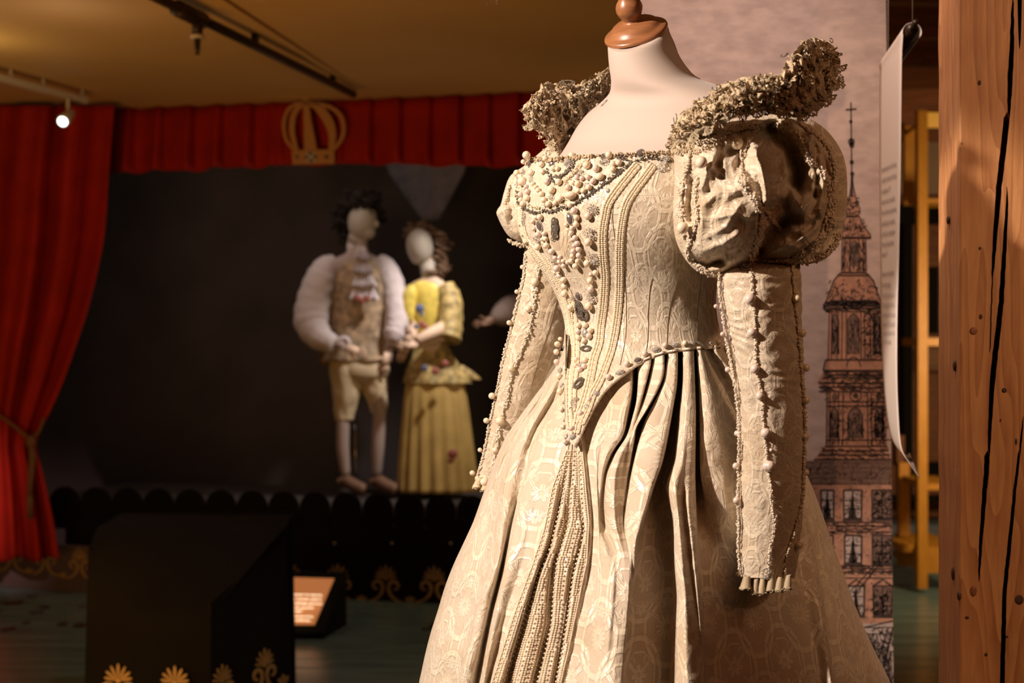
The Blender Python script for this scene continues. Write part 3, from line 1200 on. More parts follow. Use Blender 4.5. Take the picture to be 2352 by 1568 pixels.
# spire
line([(1954, 235), (1956, 400)], 3)
line([(1942, 252), (1967, 250)], 3)
for x, y, r in ((1954, 279, 4), (1955, 325, 8), (1956, 333, 6), (1956, 372, 5), (1957, 399, 5)):
    inks.poly([fp(x + math.cos(a) * r, y + math.sin(a) * r, 3) for a in [2 * pi * k / 10 for k in range(10)]])
cone = [(1956, 402), (1960, 430), (1966, 455), (1974, 478), (1975, 488), (1968, 496), (1946, 496), (1940, 488), (1941, 478), (1950, 455), (1954, 430)]
fill(cone)
line(cone + cone[:1], 2.5)
line([(1957, 402), (1956, 450)], 5)
hatch(1943, 450, 1972, 492, 26)
cap_ = sym([(16, 497), (22, 515), (40, 538), (42, 545)], 1958)
fill(cap_)
line(cap_ + cap_[:1], 2.5)
line([(1916, 546), (2000, 546)], 4)
hatch(1930, 500, 1985, 545, 40)
fill([(1933, 548), (1987, 548), (1990, 624), (1931, 624)])
for x in (1934, 1940, 1952, 1972, 1982, 1988):
    line([(x, 548), (x + (x - 1958) * .05, 624)], 2.4)
fill([(1952, 560), (1958, 552), (1966, 552), (1971, 560), (1971, 612), (1952, 612)], softs, 2)
hatch(1934, 550, 1988, 622, 80, ang=1.57)
dome = sym([(28, 626), (34, 630), (46, 645), (54, 668), (62, 690), (70, 702)], 1960)
fill(dome)
line(dome + dome[:1], 3)
hatch(1905, 640, 2015, 700, 60)
line([(1926, 632), (1994, 632)], 3)
ledge = [(1908, 690), (2014, 690), (2026, 708), (1890, 708)]
fill(ledge)
line(ledge + ledge[:1], 3)
hatch(1892, 693, 2024, 716, 90, ang=.1)
st1 = [(1904, 712), (2023, 712), (2026, 826), (1900, 826)]
fill(st1)
for x in (1904, 1911, 1924, 1934, 1944, 1977, 1985, 1998, 2008, 2021):
    line([(x, 712), (x + (x - 1960) * .04, 826)], 2.2)
for cx_, w2 in ((1918, 8), (1960, 13), (2013, 8)):
    ar_ = [(cx_ - w2, 812), (cx_ - w2, 735), (cx_ - w2 * .6, 725), (cx_, 720), (cx_ + w2 * .6, 725), (cx_ + w2, 735), (cx_ + w2, 812)]
    fill(ar_, softs, 2)
    line(ar_, 2.2)
    hatch(cx_ - w2, 728, cx_ + w2, 812, 45, ang=1.5)
hatch(1984, 712, 2022, 826, 90)
b2 = [(1896, 826), (2030, 826), (2034, 850), (1890, 850)]
fill(b2)
line(b2 + b2[:1], 3)
arch = [(1945 + 15 + math.cos(a) * 16, 842 - math.sin(a) * 22) for a in [pi * k / 10 for k in range(11)]]
line(arch, 2.5)
l3 = [(1892, 852), (2034, 852), (2038, 878), (1900, 900), (1877, 878)]
fill([(1892, 852), (2034, 852), (2037, 900), (1900, 900), (1877, 878)])
for y in (852, 860, 866, 878, 888, 898):
    line([(1892 if y < 870 else 1880, y), (2037, y + 2)], 2.6)
hatch(1884, 852, 2036, 896, 150, ang=.1)
st2 = [(1898, 900), (2034, 900), (2037, 1022), (1896, 1022)]
fill(st2)
for x in (1899, 1906, 1926, 1936, 1992, 2001, 2028):
    line([(x, 900), (x + (x - 1960) * .03, 1022)], 2.2)
for y in (922, 932, 1010):
    line([(1897, y), (2036, y)], 2.4)
for cx_, cy_, r in ((1965, 908, 13), (1917, 912, 8), (2018, 910, 8)):
    ring = [(cx_ + math.cos(a) * r * (.6 if r < 10 else 1), cy_ + math.sin(a) * r) for a in [2 * pi * k / 14 for k in range(15)]]
    line(ring, 2.4)
    inks.poly([fp(cx_ + (x - cx_) * .45, cy_ + (y - cy_) * .45, 3) for x, y in ring[:-1]])
for cx_, w2 in ((1916, 9), (1964, 17), (2019, 9)):
    ar_ = [(cx_ - w2, 1006), (cx_ - w2, 955), (cx_ - w2 * .6, 940), (cx_, 935), (cx_ + w2 * .6, 940), (cx_ + w2, 955), (cx_ + w2, 1006)]
    fill(ar_, softs, 2)
    line(ar_, 2.6)
    hatch(cx_ - w2, 945, cx_ + w2, 1004, 50, ang=1.5)
hatch(2000, 900, 2036, 1022, 110)
hatch(1898, 900, 1990, 1020, 60, w_=1.2)
bs = [(1896, 1022), (2037, 1022), (2046, 1056), (1868, 1056)]
fill(bs)
for y, a_, b_ in ((1024, 1894, 2038), (1034, 1888, 2040), (1044, 1880, 2042), (1055, 1868, 2045)):
    line([(a_, y), (b_, y)], 2.6)
hatch(1880, 1026, 2040, 1054, 60, ang=.3)
# houses
fill([(1830, 1112), (2052, 1112), (2056, 1440), (1830, 1440)])
roof = MB().poly([fp(x, y, 2) for x, y in ((1830, 1058), (2050, 1056), (2051, 1112), (1830, 1112))])
hatch(1835, 1058, 2046, 1112, 160, mbx=softs, w_=2.4)
for k in range(5):
    line([(1832, 1060 + k * 12), (2046, 1060 + k * 12)], 1.4, softs, 4)
glass_ = MB()
M['glassprint'] = simple('print_windows', (0.40, 0.32, 0.29), 0.85, noise_amt=.2, nscale=60)
for y0, y1, xs in ((1128, 1190, ((1888, 1912, 0), (1940, 1976, 0), (2005, 2046, 1))), (1232, 1292, ((1888, 1910, 0), (1942, 1976, 0), (2006, 2046, 1))), (1348, 1412, ((1950, 1982, 0), (2008, 2046, 1)))):
    for xa, xb, dark in xs:
        (softs if dark else glass_).poly([fp(x, y, 2) for x, y in ((xa, y0), (xb, y0), (xb, y1), (xa, y1))])
        line([(xa - 3, y0 - 3), (xb + 3, y0 - 3), (xb + 2, y1), (xa - 2, y1), (xa - 3, y0 - 3)], 3.5)
        line([((xa + xb) / 2, y0), ((xa + xb) / 2, y1)], 3)
        for f in (.33, .66):
            line([(xa, y0 + (y1 - y0) * f), (xb, y0 + (y1 - y0) * f)], 2.4)
        line([(xa - 5, y1 + 4), (xb + 5, y1 + 4)], 4)
        if dark:
            hatch(xa, y0, xb, y1, 70, w_=2)
        else:
            inks.poly([fp(x, y, 3) for x, y in (((xa + xb) / 2 - 1, y0 + 6), ((xa + xb) / 2 + 10, y1), ((xa + xb) / 2 - 11, y1))])
            hatch(xa, y0, xb, y1, 14)
for y in (1198, 1206, 1220, 1298, 1304, 1312, 1326):
    line([(1860, y), (2052, y + 1)], 2.4)
hatch(1860, 1198, 2050, 1226, 110, ang=.05, w_=1.4)
hatch(1860, 1298, 2050, 1318, 80, ang=.05, w_=1.4)
line([(2046, 1262), (1960, 1368)], 2.6)
line([(2036, 1268), (1948, 1362)], 2.2)
for x0_, x1_ in ((1946, 1986), (2004, 2050)):
    line([(x0_, 1345), ((x0_ + x1_) / 2, 1330), (x1_, 1345)], 3)
street = MB().poly([fp(x, y, 2) for x, y in ((1830, 1436), (2054, 1430), (2058, 1760), (1830, 1760))])
for k in range(12):
    line([(1990 + k * 5, 1450 + k * 4), (2030 + k * 3, 1600 + k * 6)], 2)
line([(1985, 1440), (2052, 1425)], 3)
line([(2052, 1440), (2020, 1568)], 4)
line([(2040, 1440), (2000, 1568)], 3)
hatch(1990, 1440, 2052, 1568, 140, w_=2)
for y in (1440, 1455, 1475):
    line([(1980, y), (2052, y)], 2.2)
hatch(1862, 1114, 2050, 1430, 200, L=(2, 7), w_=1.2)
sk = MB().poly([fp(x, y, .4) for x, y in ((1840, 900), (2044, 900), (2048, 1060), (1840, 1060))])
for k in range(len(glass_.f)):
    mg = MB()
    mg.v = glass_.v[k * 4:k * 4 + 4]
    mg.f = [(0, 1, 2, 3)]
    link(mg.mesh('printed_window', M['glassprint'], False), 'printed_window', bd)
for mbx, nm, mt in ((fills, 'printed_tower', M['brickprint']), (inks, 'printed_lines', M['ink']), (softs, 'printed_shading', M['ink_soft']), (roof, 'printed_roof', M['ink_soft']), (street, 'printed_street', M['glassprint'])):
    o = link(mbx.mesh(nm, mt, False), nm, bd, kind='stuff' if nm in ('printed_lines', 'printed_shading') else None)

# ---- hanging paper banner with text
ban = thing('text_banner', 'narrow white paper banner with grey text, rolled over a dark rod, beside the printed board', 'banner', (.86, 3.05, 1.0))
NB_ = 24
rows = []
path = []      # (near px, near py, Dn, far px, far py, Df)
Dn_, Df_ = 2.86, 3.10
tabb = [  # y_near, xN, xF, y_far, dD
    (118, 2071, 2021, 160, 0), (200, 2070, 2020, 230, 0), (300, 2069, 2020, 322, 0), (400, 2068, 2020, 420, 0), (500, 2066, 2021, 512, 0), (600, 2064, 2022, 610, 0), (700, 2061, 2023, 700, 0), (780, 2060, 2025, 780, 0),
    (860, 2060, 2028, 853, 0), (930, 2062, 2033, 918, 0), (1000, 2066, 2042, 980, -.01), (1035, 2072, 2054, 1018, -.03), (1062, 2087, 2078, 1044, -.07), (1100, 2113, 2090, 1040, -.13)]
# roll at the top
uvb = []
for t in range(14):
    a = -0.2 + t / 13 * 3.6
    r_ = .017
    nA, nB = P(2094, 72, Dn_), P(2034, 150, Df_)
    o_ = Vector((-math.cos(a) * -r_, 0, 0))
    row = []
    for i in range(9):
        c = nA.lerp(nB, i / 8)
        row.append(c + Vector((math.cos(pi * .5 + 3.6 - a) * r_ * 1.1, math.sin(a) * .003, math.sin(pi * .5 + 3.6 - a) * r_)))
    rows.append(row)
rolled = rows
rows2 = []
last = None
N_ = 60
for k in range(N_ + 1):
    f = k / N_ * (len(tabb) - 1)
    rec = interp([(i,) + t for i, t in enumerate(tabb)], f)
    yn_, xn_, xf_, yf_, dd_ = rec
    a, b = P(xn_, yn_, Dn_ + dd_), P(xf_, yf_, Df_ + dd_ * .6)
    row = []
    for i in range(9):
        row.append(a.lerp(b, i / 8) + Vector((0, 0, 0)))
    rows2.append(row)
# connect roll to sheet
start = rows2[0]
tube_c = []
rr_ = .020
roll_rows = []
for t in range(17):
    ang_ = pi + pi * 1.15 - t / 16 * pi * 1.15
    row = []
    for i in range(9):
        c = P(2092, 74, Dn_).lerp(P(2036, 152, Df_), i / 8)
        row.append(c + Vector((math.cos(ang_ + .2 - pi * .15) * rr_, 0, -math.sin(ang_ + .2 - pi * .15) * -rr_ * -1)))
    roll_rows.append(row)
cyl = []
for t in range(22):
    ang_ = -1.1 + t / 21 * (pi + 1.4)
    row = []
    for i in range(9):
        c = P(2095, 74, Dn_).lerp(P(2040, 152, Df_), i / 8)
        row.append(c + Vector((math.cos(ang_) * rr_, 0, math.sin(ang_) * rr_)))
    cyl.append(row)
m = MB()
m.grid(cyl + rows2)
M['paper'] = simple('banner_paper', (0.74, 0.66, 0.60), 0.7, bump=.05, bscale=30)
sheet = part(m, 'paper_sheet', M['paper'], ban)
sheet.modifiers.new('thickness', 'SOLIDIFY').thickness = .0008
ra, rb = P(2096, 66, Dn_ - .02), P(2040, 146, Df_ + .02)
part(MB().tube([ra, rb], .0125, 12), 'rod', M['pipe'], ban)
part(MB().tube([ra, P(2103, 50, Dn_ - .05)], .006, 8), 'rod_hook', M['pipe'], ban)
wt = P(2096, 62, Dn_)
part(MB().tube([wt, Vector((wt.x, wt.y, ZC))], .0007, 5), 'hanging_wire', M['white_metal'], ban)
wt = P(2040, 146, Df_)
part(MB().tube([wt, Vector((wt.x, wt.y, ZC))], .0007, 5), 'hanging_wire', M['white_metal'], ban)
M['greytext'] = simple('grey_text', (0.24, 0.20, 0.19), 0.8)
M['greytext2'] = simple('light_grey_text', (0.42, 0.37, 0.35), 0.8)


def ban_pt(y_far, t):
    """t 0 = far/left edge, 1 = near/right edge"""
    best = None
    for k in range(len(tabb) - 1):
        if tabb[k][3] <= y_far <= tabb[k + 1][3]:
            f = (y_far - tabb[k][3]) / (tabb[k + 1][3] - tabb[k][3])
            rec = interp([(i,) + q for i, q in enumerate(tabb)], k + f)
            a, b = P(rec[1], rec[0], Dn_ + rec[4]), P(rec[2], rec[3], Df_ + rec[4] * .6)
            return b.lerp(a, t)


lines_ = [(390, 'Renessansekostyme fra Maria Stuart', 0, .90), (415, 'i Skotland fra teatrets samling og', 0, .90), (440, 'Nationaltheatret, 1917', 0, .56), (464, 'Kostyme brukt av skuespiller i', 0, .84), (488, 'Perler, brokade silke og blonder med', 0, .92), (513, 'besatt. Båret også av skuespillere', 0, .83),
          (537, 'som Maria Stuart i oppsetningen av', 0, .87), (561, 'Maria Stuart i Skotland, National-', 0, .80), (583, 'theatret, 191', 0, .36), (627, 'Renaissance costume designed by', 0, .85), (651, 'for the first play', 0, .60), (674, 'Made of silk and brocade with pearls', 1, .90),
          (696, 'Worn by leading actress in Mary Stuart', 1, .94), (718, 'and later by several other actresses', 1, 1.0), (740, 'in Scotland 1867. By courtesy of', 1, .98), (761, 'the costume collection of the', 1, .95), (781, 'in Christiania', 1, .68)]
for yf, s_, lt, wd in lines_:
    a, b = ban_pt(yf + 8, .13), ban_pt(yf + 8, .13 + .80 * wd)
    xd = (b - a)
    L = xd.length
    xd.normalize()
    n_ = xd.cross(UP).normalized()
    if n_.dot(a - CAMP) > 0:
        n_ = -n_
    zx = (n_.cross(xd)).normalized()
    if zx.z < 0:
        zx = -zx
    o = text_mesh(s_, .0165, M['greytext2'] if lt else M['greytext'], 'printed_line', sheet, a + n_ * .0015, xd, zx)
    wdt = max(v.co.x for v in o.data.vertices)
    o.matrix_basis = Matrix.Translation(a + n_ * .0015) @ Matrix((xd * (L / wdt), zx, xd.cross(zx))).transposed().to_4x4()

# ---- big timber post on the right
post = thing('timber_post', 'large pine timber post with long drying cracks at the right edge', 'post', (.98, 2.6, 0))
DPF = 2.35


def width_crack(y, y0, y1, wmax):
    t = (y - y0) / (y1 - y0)
    if t < 0 or t > 1:
        return 0.3
    return .4 + wmax * 1.35 * math.sin(pi * t) ** .5


c1 = [(-200, 2334), (9, 2326), (112, 2324), (223, 2317), (313, 2308), (424, 2295), (536, 2286), (625, 2280), (700, 2277), (800, 2274), (1000, 2268)]
c2 = [(430, 2313), (469, 2313), (558, 2308), (700, 2299), (894, 2277), (1087, 2265), (1253, 2252), (1325, 2249), (1800, 2240)]
c3 = [(900, 2352), (977, 2349), (1115, 2332), (1226, 2321), (1364, 2307), (1568, 2302), (1900, 2296)]
c0 = [(-300, 2344), (0, 2342), (103, 2342), (300, 2340)]
rows, rowsR = [], []
ytop_, ybot_ = 784 - (ZC + .1 - CZ) * F / DPF, 784 + CZ * F / DPF
NY = 300
for k in range(NY + 1):
    y = ytop_ + (ybot_ - ytop_) * k / NY
    wob = 2 * noise.noise(Vector((0, y * .01, 2)))
    jag = 1.6 * noise.noise(Vector((1, y * .05, 2)))
    lft = 2156 + wob
    cor = 2205 + 1.2 * noise.noise(Vector((0, y * .015, 7)))
    xs = [(lft, .16), (lft + 1, .155), (lft + 25, .085), (cor - 2, .004), (cor, 0), (cor + 3, -.001), (2225, 0)]
    cr_ = []
    cr_.append((lin(c1, y) + jag, width_crack(y, 0, 640, 4.5) if y < 640 else (.9 if y < 800 else .15)))
    cr_.append((lin(c2, y) + jag * 1.1, width_crack(y, 440, 1330, 4.2)))
    cr_.append((lin(c3, y) + jag, width_crack(y, 960, 2600, 3.6)))
    cr_.append((lin(c0, y), width_crack(y, -400, 105, 4)))
    cr_.sort()
    pos = []
    for cxx, wv in cr_:
        d_ = .012 + .05 * min(1, wv / 2)
        if wv < .4:
            d_ = .0002
        pos += [(cxx - wv - .6, 0), (cxx - wv, d_ * .8), (cxx, d_), (cxx + wv, d_ * .8), (cxx + wv + .6, 0)]
    # keep order
    prev = 2226
    for a, b in pos:
        a = max(a, prev + .2)
        xs.append((a, b))
        prev = a
    xs.append((max(2470, prev + 5), 0))
    row = [P(x, y, DPF + d_ + .0012 * noise.noise(Vector((x * .03, y * .006, 3)))) for x, d_ in xs]
    row += [P(2490, y, DPF + .02), P(2500, y, DPF + .28) * 1.0]
    row[-1] = Vector((row[-2].x, DPF + .28, row[-2].z))
    row.append(Vector((row[0].x * (DPF + .28) / (DPF + .16) + .012, DPF + .28, row[0].z)))
    # straight vertical lines: z from the front plane
    for r_ in row:
        r_.z = P(0, y, DPF).z
    rows.append(row)
m = MB().grid(rows, True, True)
part(m, 'post', M['timber'], post, smooth=False)
M['knot'] = simple('dark_knot', (0.07, 0.028, 0.012), 0.7, noise_amt=.4, nscale=80)
M['knot2'] = simple('brown_knot', (0.22, 0.085, 0.035), 0.6, noise_amt=.4, nscale=80)
for x, y, rx, ry, mt in ((2250, 190, 4, 6, 0), (2209, 330, 3, 4, 0), (2251, 570, 3, 4, 0), (2236, 760, 9, 9, 1), (2253, 727, 4, 6, 0), (2307, 896, 6, 6, 0), (2334, 1014, 3, 8, 0), (2236, 1357, 8, 13, 1), (2341, 1377, 11, 12, 0), (2221, 1418, 5, 4, 0), (2313, 1462, 3, 3, 0), (2265, 1503, 4, 4, 0), (2298, 965, 2, 4, 0)):
    p = P(x, y, DPF - .0006)
    q = []
    m = MB()
    m.lathe([(0, .0006), (.6, .0008), (.95, .0002), (1.0, -.001)], 14, Matrix.Translation(p) @ Matrix.Rotation(pi / 2, 4, 'X') @ Matrix.Diagonal((rx * DPF / F, ry * DPF / F, 1, 1)))
    part(m, 'knot', M['knot2'] if mt else M['knot'], post)
for x, y, rx, ry in ((2189, 1317, .006, .012), (2178, 505, .006, .008), (2194, 840, .008, .010), (2203, 1368, .007, .008)):
    f = (x - 2156) / 49
    p = P(x, y, DPF + .16 * (1 - f) - .004)
    m = MB().ball(p, 1, None, 1, (rx * .5, .006, ry))
    part(m, 'knot', M['knot'], post)

# ---- room behind, between board and post
yf = thing('yellow_frame', 'yellow painted timber shelving frame standing beyond the hanging banner', 'shelf', (2.4, 8.1, 0))


def ybox(x0, x1, y0, y1, D, dep, name, mat=None, lab=None, parent=None):
    a, b = P(x0, y1, D), P(x1, y0, D)
    a.z = max(a.z, 0.0)
    return part(MB().box((a.x, D, a.z), (b.x, D + dep, b.z)), name, mat or M['yellow_wood'], parent or yf, smooth=False, label=lab)


ybox(2109, 2131, 246, 1352, 8.0, .06, 'upright')
ybox(2079, 2101, 282, 470, 8.55, .06, 'upright')
ybox(2066, 2090, 1062, 1300, 8.55, .06, 'upright')
ybox(2131, 2205, 258, 292, 8.4, .03, 'yellow_board', simple('glowing_yellow_board', (0.9, 0.50, 0.08), .5, emit=(1, .55, .1), es=.15))  # weak emission painted in so the board looks brightly lit
ybox(2131, 2210, 456, 466, 8.2, .3, 'shelf_rail')
ybox(2128, 2210, 776, 794, 8.02, .5, 'shelf_board')
ybox(2128, 2210, 1111, 1125, 8.02, .5, 'shelf_board')
ybox(2119, 2210, 1257, 1316, 8.05, .6, 'bottom_shelf')
ybox(2070, 2112, 1250, 1268, 8.2, .3, 'bottom_rail')
ybox(2060, 2078, 1000, 1070, 8.9, .1, 'bracket', M['timber_dark'])
m = MB()
a, b, c, d = P(2081, 300, 8.6), P(2108, 282, 8.1), P(2108, 290, 8.1), P(2081, 312, 8.6)
part(MB().poly([a, b, c, d], Vector((0, .04, 0))), 'brace', M['yellow_wood'], yf, smooth=False)
part(MB().tube([P(2121, 246, 8.03), P(2121, 236, 8.03)], .014, 10), 'post_cap', M['white_metal'], yf)
part(MB().tube([P(2121, 236, 8.03), P(2121, 190, 8.03)], .02, 10), 'post_rod', M['pipe'], yf)
ds = thing('dark_cabinet', 'dim brown cabinet with shelves behind the yellow shelving frame', 'cabinet', (2.75, 9.6, 0))


def dbox(x0, x1, y0, y1, D, dep, name, mat):
    ybox(x0, x1, y0, y1, D, dep, name, mat, None, ds)


dbox(2030, 2230, 292, 450, 9.7, .05, 'upper_panel', M['plaster'])
dbox(2030, 2230, 450, 470, 9.65, .1, 'shelf', M['timber_dark'])
dbox(2030, 2230, 470, 512, 9.6, .15, 'dark_board', M['black_paint'])  # black board just below the shelf
dbox(2030, 2230, 512, 1185, 9.75, .04, 'back_panel', M['timber_dark'])
dbox(2076, 2097, 512, 1185, 9.6, .12, 'divider', M['black_paint'])
dbox(2133, 2156, 612, 766, 9.5, .1, 'black_box', M['black_paint'])
dbox(2128, 2230, 800, 850, 9.5, .08, 'drawer_front', M['wallwood'])
dbox(2128, 2230, 1062, 1090, 9.5, .08, 'dark_strip', M['black_paint'])
dbox(2030, 2230, 1140, 1152, 9.5, .12, 'shelf', M['black_paint'])
bw = thing('blue_bench', 'low blue-grey bench front beyond the yellow frame', 'bench', (2.7, 9.2, 0))
ybox(2030, 2230, 1205, 1262, 9.25, .3, 'bench_front', M['blue'], None, bw)
ybox(2030, 2230, 1262, 1300, 9.35, .2, 'bench_plinth', simple('grey_plinth', (.12, .11, .10), .7), None, bw)
m = MB().box((1.7, 9.0, 0), (4.5, 9.05, .0))
for x, y, D in ():
    pass

# ---- beaded ornament dangling at the very top
hb = thing('beaded_pendant', 'hanging lace and pearl fringe, only its tip showing at the top edge', 'ornament', P(1126, -10, 2.5))
mb = MB()
rb_ = random.Random(3)
for k in range(9):
    x = 1106 + k * 5
    n_ = 4 + (k * 7) % 5
    for q in range(n_):
        c = P(x + rb_.uniform(-2, 2), -30 + q * 5 + (k % 3) * 4, 2.5 + rb_.uniform(-.01, .01))
        mb.ball(c, .0022, None, 1)
part(mb, 'bead_fringe', M['pearl'], hb, kind='stuff')
mb = MB()
rows = []
for k in range(8):
    rows.append([P(1092 + i * 4, -60 + k * 4, 2.5) + Vector((0, .01 * math.sin(i * 1.2 + k), .004 * math.sin(i * 2 + k))) for i in range(18)])
mb.grid(rows)
part(mb, 'lace_band', M['lace_pale'], hb)
wp = P(1126, -60, 2.5)
part(MB().tube([wp, Vector((wp.x, wp.y, ZC))], .0008, 5), 'hanging_thread', M['white_metal'], hb)

# ---- podium under the gown (below the frame)
pod = solo(MB().lathe([(0, 0), (.50, 0), (.52, .01), (.52, .35), (.51, .36), (0, .36)], 64, Matrix.Translation((0.2, 2.08, 0))), 'round_podium', M['black_paint'], 'black round podium below the ivory gown', 'podium')
# ================================================================== MANNEQUIN AND GOWN
DC = 2.08          # distance of the gown's axis
AL = math.radians(38)
CA, SA = math.cos(AL), math.sin(AL)


def body(theta, y, tab, grow=1.0):
    """oval body section turned 38 degrees towards the left; tab: y -> xL, xR, flatness"""
    xl, xr, r = interp(tab, y)
    cx, W = (xl + xr) / 2, (xr - xl) / 2 * grow
    a = W / math.sqrt(CA * CA + (r * SA) ** 2)
    b = a * r
    c, s = math.cos(theta), math.sin(theta)
    qx = a * c * CA - b * s * SA
    qd = -a * c * SA - b * s * CA
    return P(cx + qx, y, DC + qd * DC / F), cx + qx


BUST = [(0, 1404, 1530, .95), (40, 1402, 1532, .95), (70, 1400, 1536, .95), (100, 1396, 1549, .95), (130, 1397, 1561, .95), (160, 1400, 1582, .9), (180, 1403, 1605, .85), (198, 1403, 1655, .72),
        (215, 1399, 1705, .60), (235, 1380, 1760, .52), (260, 1350, 1800, .5), (290, 1326, 1815, .5), (330, 1303, 1800, .52), (360, 1283, 1740, .58),
        (420, 1225, 1660, .64), (500, 1235, 1640, .68), (600, 1270, 1610, .68), (700, 1330, 1600, .68), (800, 1350, 1600, .68), (900, 1370, 1590, .7), (960, 1380, 1580, .7)]

mann = thing('mannequin', 'headless dress form covered in pale jersey with turned wooden neck cap', 'mannequin', (0.2, DC, 0.36))
mb = MB()
rows = []
NT = 72
axis = Vector((-0.31, -0.52, 0.82)).normalized()
cc = P(1461, 76, DC)


def under_cap(p):
    """the neck is cut off along the sloping plane of the cap"""
    zp_ = cc.z - ((p.x - cc.x) * axis.x + (p.y - cc.y) * axis.y) / axis.z - .002
    return Vector((p.x, p.y, min(p.z, zp_)))


for y in list(range(6, 420, 8)) + list(range(420, 961, 30)):
    rows.append([under_cap(body(2 * pi * j / NT, y, BUST)[0]) for j in range(NT)])
mb.grid(rows, True, True)
n0 = len(mb.v)
mb.f.append(tuple(range(n0 - NT, n0)))
torso = part(mb, 'torso', M['jersey'], mann)
# stitched seam running down the side of the neck
pts = []
for y in range(64, 262, 8):
    th = math.radians(lin([(64, 330), (140, 333), (180, 336), (215, 345), (262, 352)], y))
    pts.append(under_cap(body(th, y, BUST, 1.004)[0]))
part(MB().tube(pts, 0.0007, 6), 'neck_seam', simple('jersey_seam', (0.40, 0.26, 0.18), 0.8), mann)
# turned cap
Q = Matrix.Translation(cc) @ axis.to_track_quat('Z', 'Y').to_matrix().to_4x4()
u = DC / F
prof = [(0, -6), (40, -6), (68, -6), (74, -3), (75, 1), (74, 5), (70, 8), (63, 10), (59, 13), (56, 17), (51, 22), (44, 26), (34, 29), (24, 31), (20, 34), (21, 38), (25, 44), (29, 52), (31, 60), (30, 68), (27, 76), (22, 82), (17, 88), (14, 95), (14, 104), (19, 112), (24, 120), (22, 132), (10, 140), (0, 141)]
cap = part(MB().lathe([(r * u * 1.0, z * u) for r, z in prof], 64, Q), 'neck_cap', M['capwood'], mann)
mb = MB().tube([(0.2, DC, 0.36), (0.2, DC, 1.38)], 0.018, 16)
part(mb, 'pole', M['silver_dark'], mann)

# ------------------------------------------------------------------ skirt and bodice share this base
SIL = [(780, 1292, 1668), (840, 1278, 1705), (900, 1235, 1745), (950, 1198, 1775), (1000, 1164, 1805), (1050, 1140, 1832), (1100, 1122, 1858), (1150, 1104, 1878),
       (1200, 1086, 1896), (1250, 1063, 1913), (1300, 1040, 1932), (1350, 1021, 1949), (1400, 1006, 1968), (1450, 990, 1989), (1500, 977, 2012), (1568, 962, 2046),
       (1800, 905, 2130), (2200, 830, 2220), (2560, 790, 2270), (2950, 780, 2280)]
KD = 0.72


def oval(y, grow=0.0):
    xl, xr = interp(SIL, y)
    cx, W = (xl + xr) / 2, (xr - xl) / 2 + grow
    r = .76 + .24 * min(1, max(0, (y - 800) / 450))
    a = W / math.sqrt(CA * CA + (r * SA) ** 2)
    return cx, W, a, a * r


def base_depth(px, y, grow=0.0, back=False):
    """depth of the turned oval under the skirt; same section as the bodice"""
    cx, W, a, b = oval(y, grow)
    t = max(-1, min(1, (px - cx) / W))
    ph = math.atan2(b * SA, a * CA)
    best = []
    for sg in (1, -1):
        th = sg * math.acos(t) - ph
        best.append(-a * math.cos(th) * SA - b * math.sin(th) * CA)
    return DC + (max(best) if back else min(best)) * DC / F


VC = [(1200, 792), (1282, 800), (1283, 850), (1286, 930), (1296, 1000), (1306, 1018), (1318, 1027), (1330, 1008), (1345, 975), (1365, 935), (1385, 903), (1405, 882), (1430, 862),
      (1460, 840), (1490, 824), (1520, 813), (1560, 806), (1610, 801), (1660, 798), (1720, 797)]

gown = thing('gown', 'ivory brocade gown with puffed sleeves, pearl-covered bodice and pleated skirt on a dress form', 'dress', (0.2, DC, 0.37))

